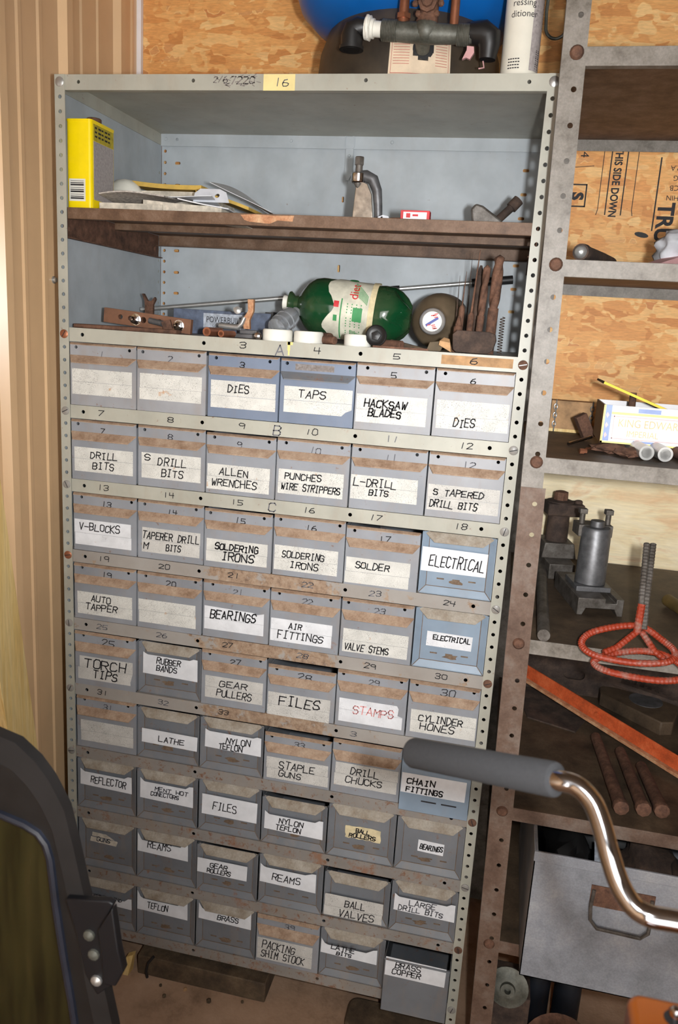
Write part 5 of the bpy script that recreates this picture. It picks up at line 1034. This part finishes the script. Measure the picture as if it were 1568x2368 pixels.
tag(lump('scrap_piece', 'rust_dark', (48.9, -1.5, -54.4), (2.0, 3.0, 1.9), 9), 'dark rusty lump in the middle of the steel bin', 'scrap', GS)
tag(lump('scrap_piece', 'dkblack', (46.0, 3.6, -55.2), (5.0, 2.4, 2.6), 14), 'black heap of scrap at the back of the steel bin', 'scrap', GS)
b = MB(); b.hexa([(44.9,-4.4,-57.5), (46.4,-4.2,-57.5), (45.0,-4.2,-57.5), (46.5,-4.0,-57.5), (44.6,-2.2,-52.9), (46.3,-1.6,-53.0), (44.6,-2.0,-52.9), (46.3,-1.4,-53.0)]); o = b.build('scrap_piece', 'ltblue', bevel=.02); tag(o, 'pale torn sheet sticking up among the scrap in the bin', 'scrap', GS)
b = MB(); b.plate([(0,0), (2.6,0), (2.8,3.2), (2.0,3.0), (1.9,2.1), (1.2,2.2), (1.1,1.5), (0,1.2)], [], .1, Matrix.Translation((51.3, -4.4, -55.0)) @ Matrix.Rotation(math.radians(75), 4, 'X')); o = b.build('scrap_piece', 'ltblue'); tag(o, 'pale notched plate at the right in the steel bin', 'scrap', GS)
t = thing('pulley_wheel', 'dusty dark pulley wheel leaning under the lowest rack shelf', 'pulley', (39.4, -1.5, -76))
b = MB(); c = (39.7, -2.6, -66.6); b.lathe([(0,1.55), (.25,1.6), (.3,1.2), (.5,.95), (.55,.6), (.8,.55), (.82,.25), (.3,.25)], c, (-.05,-1,.25), 26); b.build('wheel', 'galv', t)
b = MB(); b.box(38.2, 41.6, -2.2, 1.5, -76, -67.9); b.build('stand_block', 'rust_dark', t, bevel=.1)
b = MB(); b.lathe([(0,3.1), (1.0,3.2), (1.2,2.6), (1.5,2.4), (1.5,1.2), (1.0,1.1), (1.0,0)], (44.3, -2.0, -72.9), (-.03,-.75,.6), 32); b.v = [(x, y, max(-75.98, z)) for x, y, z in b.v]; o = b.build('brake_drum', 'rust'); tag(o, 'rusty round drum lying on the floor under the rack', 'drum')
for k, (x, lab) in enumerate(((42.6, 'dark canister under the steel bin, left'), (45.2, 'dark canister under the steel bin, right'))):
    b = MB(); b.lathe([(0,1.15), (12.2,1.15), (12.5,1.0), (12.9,.5)], (x, 3.6, -76), (0,0,1), 18); o = b.build('canister', plain('blue_black_canister', (30,34,42), .5, 0, .2)); tag(o, lab, 'canister', 'canisters under the bin')
# floor in front of the cabinet
t = thing('floor_timber', 'dirty timber offcut lying on the floor under the drawers', 'timber', (13, .6, -76))
b = MB(); b.box(6.9, 19.2, -.35, 3.2, -76, -74.0); b.build('timber', 'dkwood', t, bevel=.1)
b = MB(); b.hexa([(5.3,-.9,-76), (6.2,-.9,-76), (5.3,0,-76), (6.3,0,-76), (5.9,-.6,-74.3), (6.6,-.6,-73.9), (5.9,0,-74.3), (6.6,0,-73.9)]); o = b.build('wood_wedge', 'pine', bevel=.03); tag(o, 'pale wooden wedge standing at the left end of the floor timber', 'wedge')
b = MB(); b.tube([(8.6,-.55,-73.6), (8.1,-.7,-74.3), (7.95,-.75,-75.2), (8.05,-.7,-75.85)], .13, 8); o = b.build('rubber_strap', 'rubber'); tag(o, 'short black strap hanging in front of the floor timber', 'strap')
b = MB(); b.prism(rrect(26.6, 35.0, -1.6, 1.8, .9), -76, -75.1, 'z'); o = b.build('metal_tray', 'dkwood', bevel=.2); tag(o, 'low dusty metal tray on the floor below the rightmost drawers', 'tray')
rr = random.Random(11)
for k, (x, y) in enumerate(((9.6,-1.2), (11.9,-1.0), (14.4,-1.6), (17.3,-.9), (10.4,-2.2))):
    b = MB(); b.sph((x, y, -75.85), .16+.05*(k % 3), 6, (1,1,.8)); o = b.build('pebble', 'woodend' if k == 1 else 'dkwood', smooth=0); tag(o, 'crumb of debris on the concrete by the floor timber', 'debris', 'debris on the floor')

# ================================================================== boards leaning on the metal wall
for k, (m, y0_, wd, xo, lab) in enumerate((('pine', -1.2, 3.4, -2.3, 'pale pine board leaning against the ribbed metal wall'), ('osb', -4.7, 3.0, -2.3, 'strand board offcut leaning in front of the pine board'))):
    b = MB(); sl = .155; zt = -14 if k == 0 else -40
    yb_ = y0_+1.6; P = lambda y, z: (y-(z+76)*sl, z)
    poly = [P(yb_-wd, -76), P(yb_, -76), P(yb_, zt), P(yb_-wd, zt)]
    b.prism(poly, xo, xo+(1.45 if k == 0 else .5), 'x'); o = b.build('leaning_board', m, bevel=.03); tag(o, lab, 'board', 'boards leaning on the wall')

# ================================================================== foreground: dark cab door at the left
t = thing('cab_door', 'black framed cab door with dark tinted glass in the left foreground', 'door', (11, -30, -76))
outer = [(14.2,-34.45), (15.0,-34.5), (16.2,-34.8), (17.1,-35.5), (17.75,-36.3), (18.45,-37.6), (18.85,-39.3), (19.3,-41.5), (19.8,-43.5), (20.15,-45.7), (20.7,-48.4), (23.4,-66), (24.6,-75.9), (2,-75.9), (2,-34.45)]
inner = [(14.0,-38.45), (15.0,-38.6), (16.1,-38.85), (16.75,-39.15), (17.1,-39.6), (17.3,-40.3), (17.5,-42.4), (17.85,-45.2), (18.2,-47.6), (20.2,-64), (20.4,-71), (4.5,-71), (4.5,-38.45)]
def inset_(poly, d): cx, cy = 11.5, -55; return [(cx+(x-cx)*(1-d/9), cy+(y-cy)*(1-d/18)) for x, y in poly]
mid_ = [(a[0]+(b_[0]-a[0])*.5, a[1]+(b_[1]-a[1])*.5) for a, b_ in zip(outer[1:12]+[outer[12], outer[13], outer[14]], inner[0:9]+[inner[9], inner[9], inner[10], inner[11], inner[12]])]
b = MB(); b.plate([(x-.3, z) for x, z in outer], [inset_(outer, 1.15)], .6, XZ(-30)); b.build('outer_frame', 'rubber', t, bevel=.18, seg=3)
b = MB(); b.plate(inset_(outer, 1.0), [inset_(inner, -.15)], .5, XZ(-29.9)); b.build('inner_frame', 'black', t, bevel=.08)
b = MB(); pp = [(x, -30.15, z) for x, z in inset_(inner, -.08)]; b.tube(pp, .2, 8, closed=True); b.build('glass_seal', plain('blue_black_seal', (36,40,52), .35, 0, .2), t)
b = MB(); b.prism(inset_(inner, -.1), -29.95, -29.8); b.build('glass', 'tint', t)
b = MB(); b.prism([(18.3,-41.75), (20.36,-41.4), (20.6,-41.5), (20.14,-42.66), (19.89,-43.16), (20.13,-44.79), (20.5,-45.7), (19.8,-46.4), (19.2,-45.4), (18.8,-43.4)], -30.6, -30.25); b.prism([(20.72,-41.4), (21.01,-43.51), (21.24,-44.46), (20.86,-45.34), (20.28,-45.38), (20.21,-44.16), (20.02,-42.66)], -30.95, -30.5); b.build('latch_bracket', plain('navy_black_bracket', (14,15,20), .5), t, bevel=.06)
for z, x in ((-43.31, 19.45), (-44.26, 19.66), (-45.6, 19.78)):
    b = MB(); b.lathe([(0,.28), (.12,.26), (.2,.15), (.22,0)], (x, -30.58, z), (0,-1,0), 10); b.build('latch_bolt', 'zinc' if z < -45 else 'galv', t)

# ================================================================== foreground: exercise machine handlebar at the right
t = thing('exercise_machine', 'exercise machine with grey foam grip on a chrome handlebar, right foreground', 'exercise machine', (46, -34, -76))
g0, g1 = Vector((32.65, -28.66, -33.08)), Vector((37.87, -32.82, -30.85)); l = (g1-g0).length
b = MB(); b.lathe([(0,0), (0,.46), (.06,.55), (.16,.59), (l-.16,.59), (l-.05,.56), (l,.48), (l,.33)], g0, g1-g0, 36); b.build('foam_grip', 'foam', t)
path = [(37.2,-32.3,-31.14), (37.76,-32.84,-30.85), (38.44,-33.01,-30.81), (38.99,-33.28,-31.12), (39.32,-33.66,-31.66), (39.59,-34.07,-32.32), (39.92,-34.38,-33.03), (40.23,-34.63,-33.43), (40.55,-34.82,-33.64), (40.97,-34.95,-33.69), (41.62,-34.95,-33.68), (44.5,-35.0,-33.6), (46.2,-35,-33.5)]
P = [Vector(p) for p in path]; fine = []
for i in range(len(P)-1):
    p0, p1, p2, p3 = P[max(i-1, 0)], P[i], P[i+1], P[min(i+2, len(P)-1)]
    for k in range(6): u = k/6; fine.append(.5*((2*p1)+(-p0+p2)*u+(2*p0-5*p1+4*p2-p3)*u*u+(-p0+3*p1-3*p2+p3)*u**3))
fine.append(P[-1]); b = MB(); b.tube(fine, .34, 20); b.build('handlebar', 'chrome', t)
b = MB(); b.cyl((46.2,-35,-76), (46.2,-35,-33.0), .9, .8, 20); b.build('column', 'chrome', t)
b = MB(); b.box(41, 51, -36, -34, -76, -74.6); b.build('foot', 'black', t, bevel=.3)
b = MB(); b.prism(rrect(40.2, 45.9, -42.4, -36.5, .45), -39.5, -35.1, 'z'); b.build('console', 'console', t, bevel=.22, seg=4)
b = MB(); b.box(45.0, 46.2, -37.4, -35.0, -39, -36); b.build('console_arm', 'black', t)
b = MB(); b.lathe([(0,.3), (.02,.3), (.03,.2)], (41.42, -37.25, -35.1), (0,0,1), 18); b.build('knob_recess', 'black', t)
b = MB(); b.lathe([(0,.1), (.2,.1), (.25,.16), (.42,.15), (.5,.08), (.5,0)], (41.42, -37.25, -35.1), (-.1,-.3,1), 14); b.build('console_knob', 'chrome', t)
b = MB(); b.prism(rrect(40.55, 45.4, -42, -37.72, .3), -35.11, -34.98, 'z'); b.build('chrome_bezel', 'chrome', t, bevel=.05, seg=3)
for o in list(bpy.data.objects):
    if '_base' in o: del o['_base']
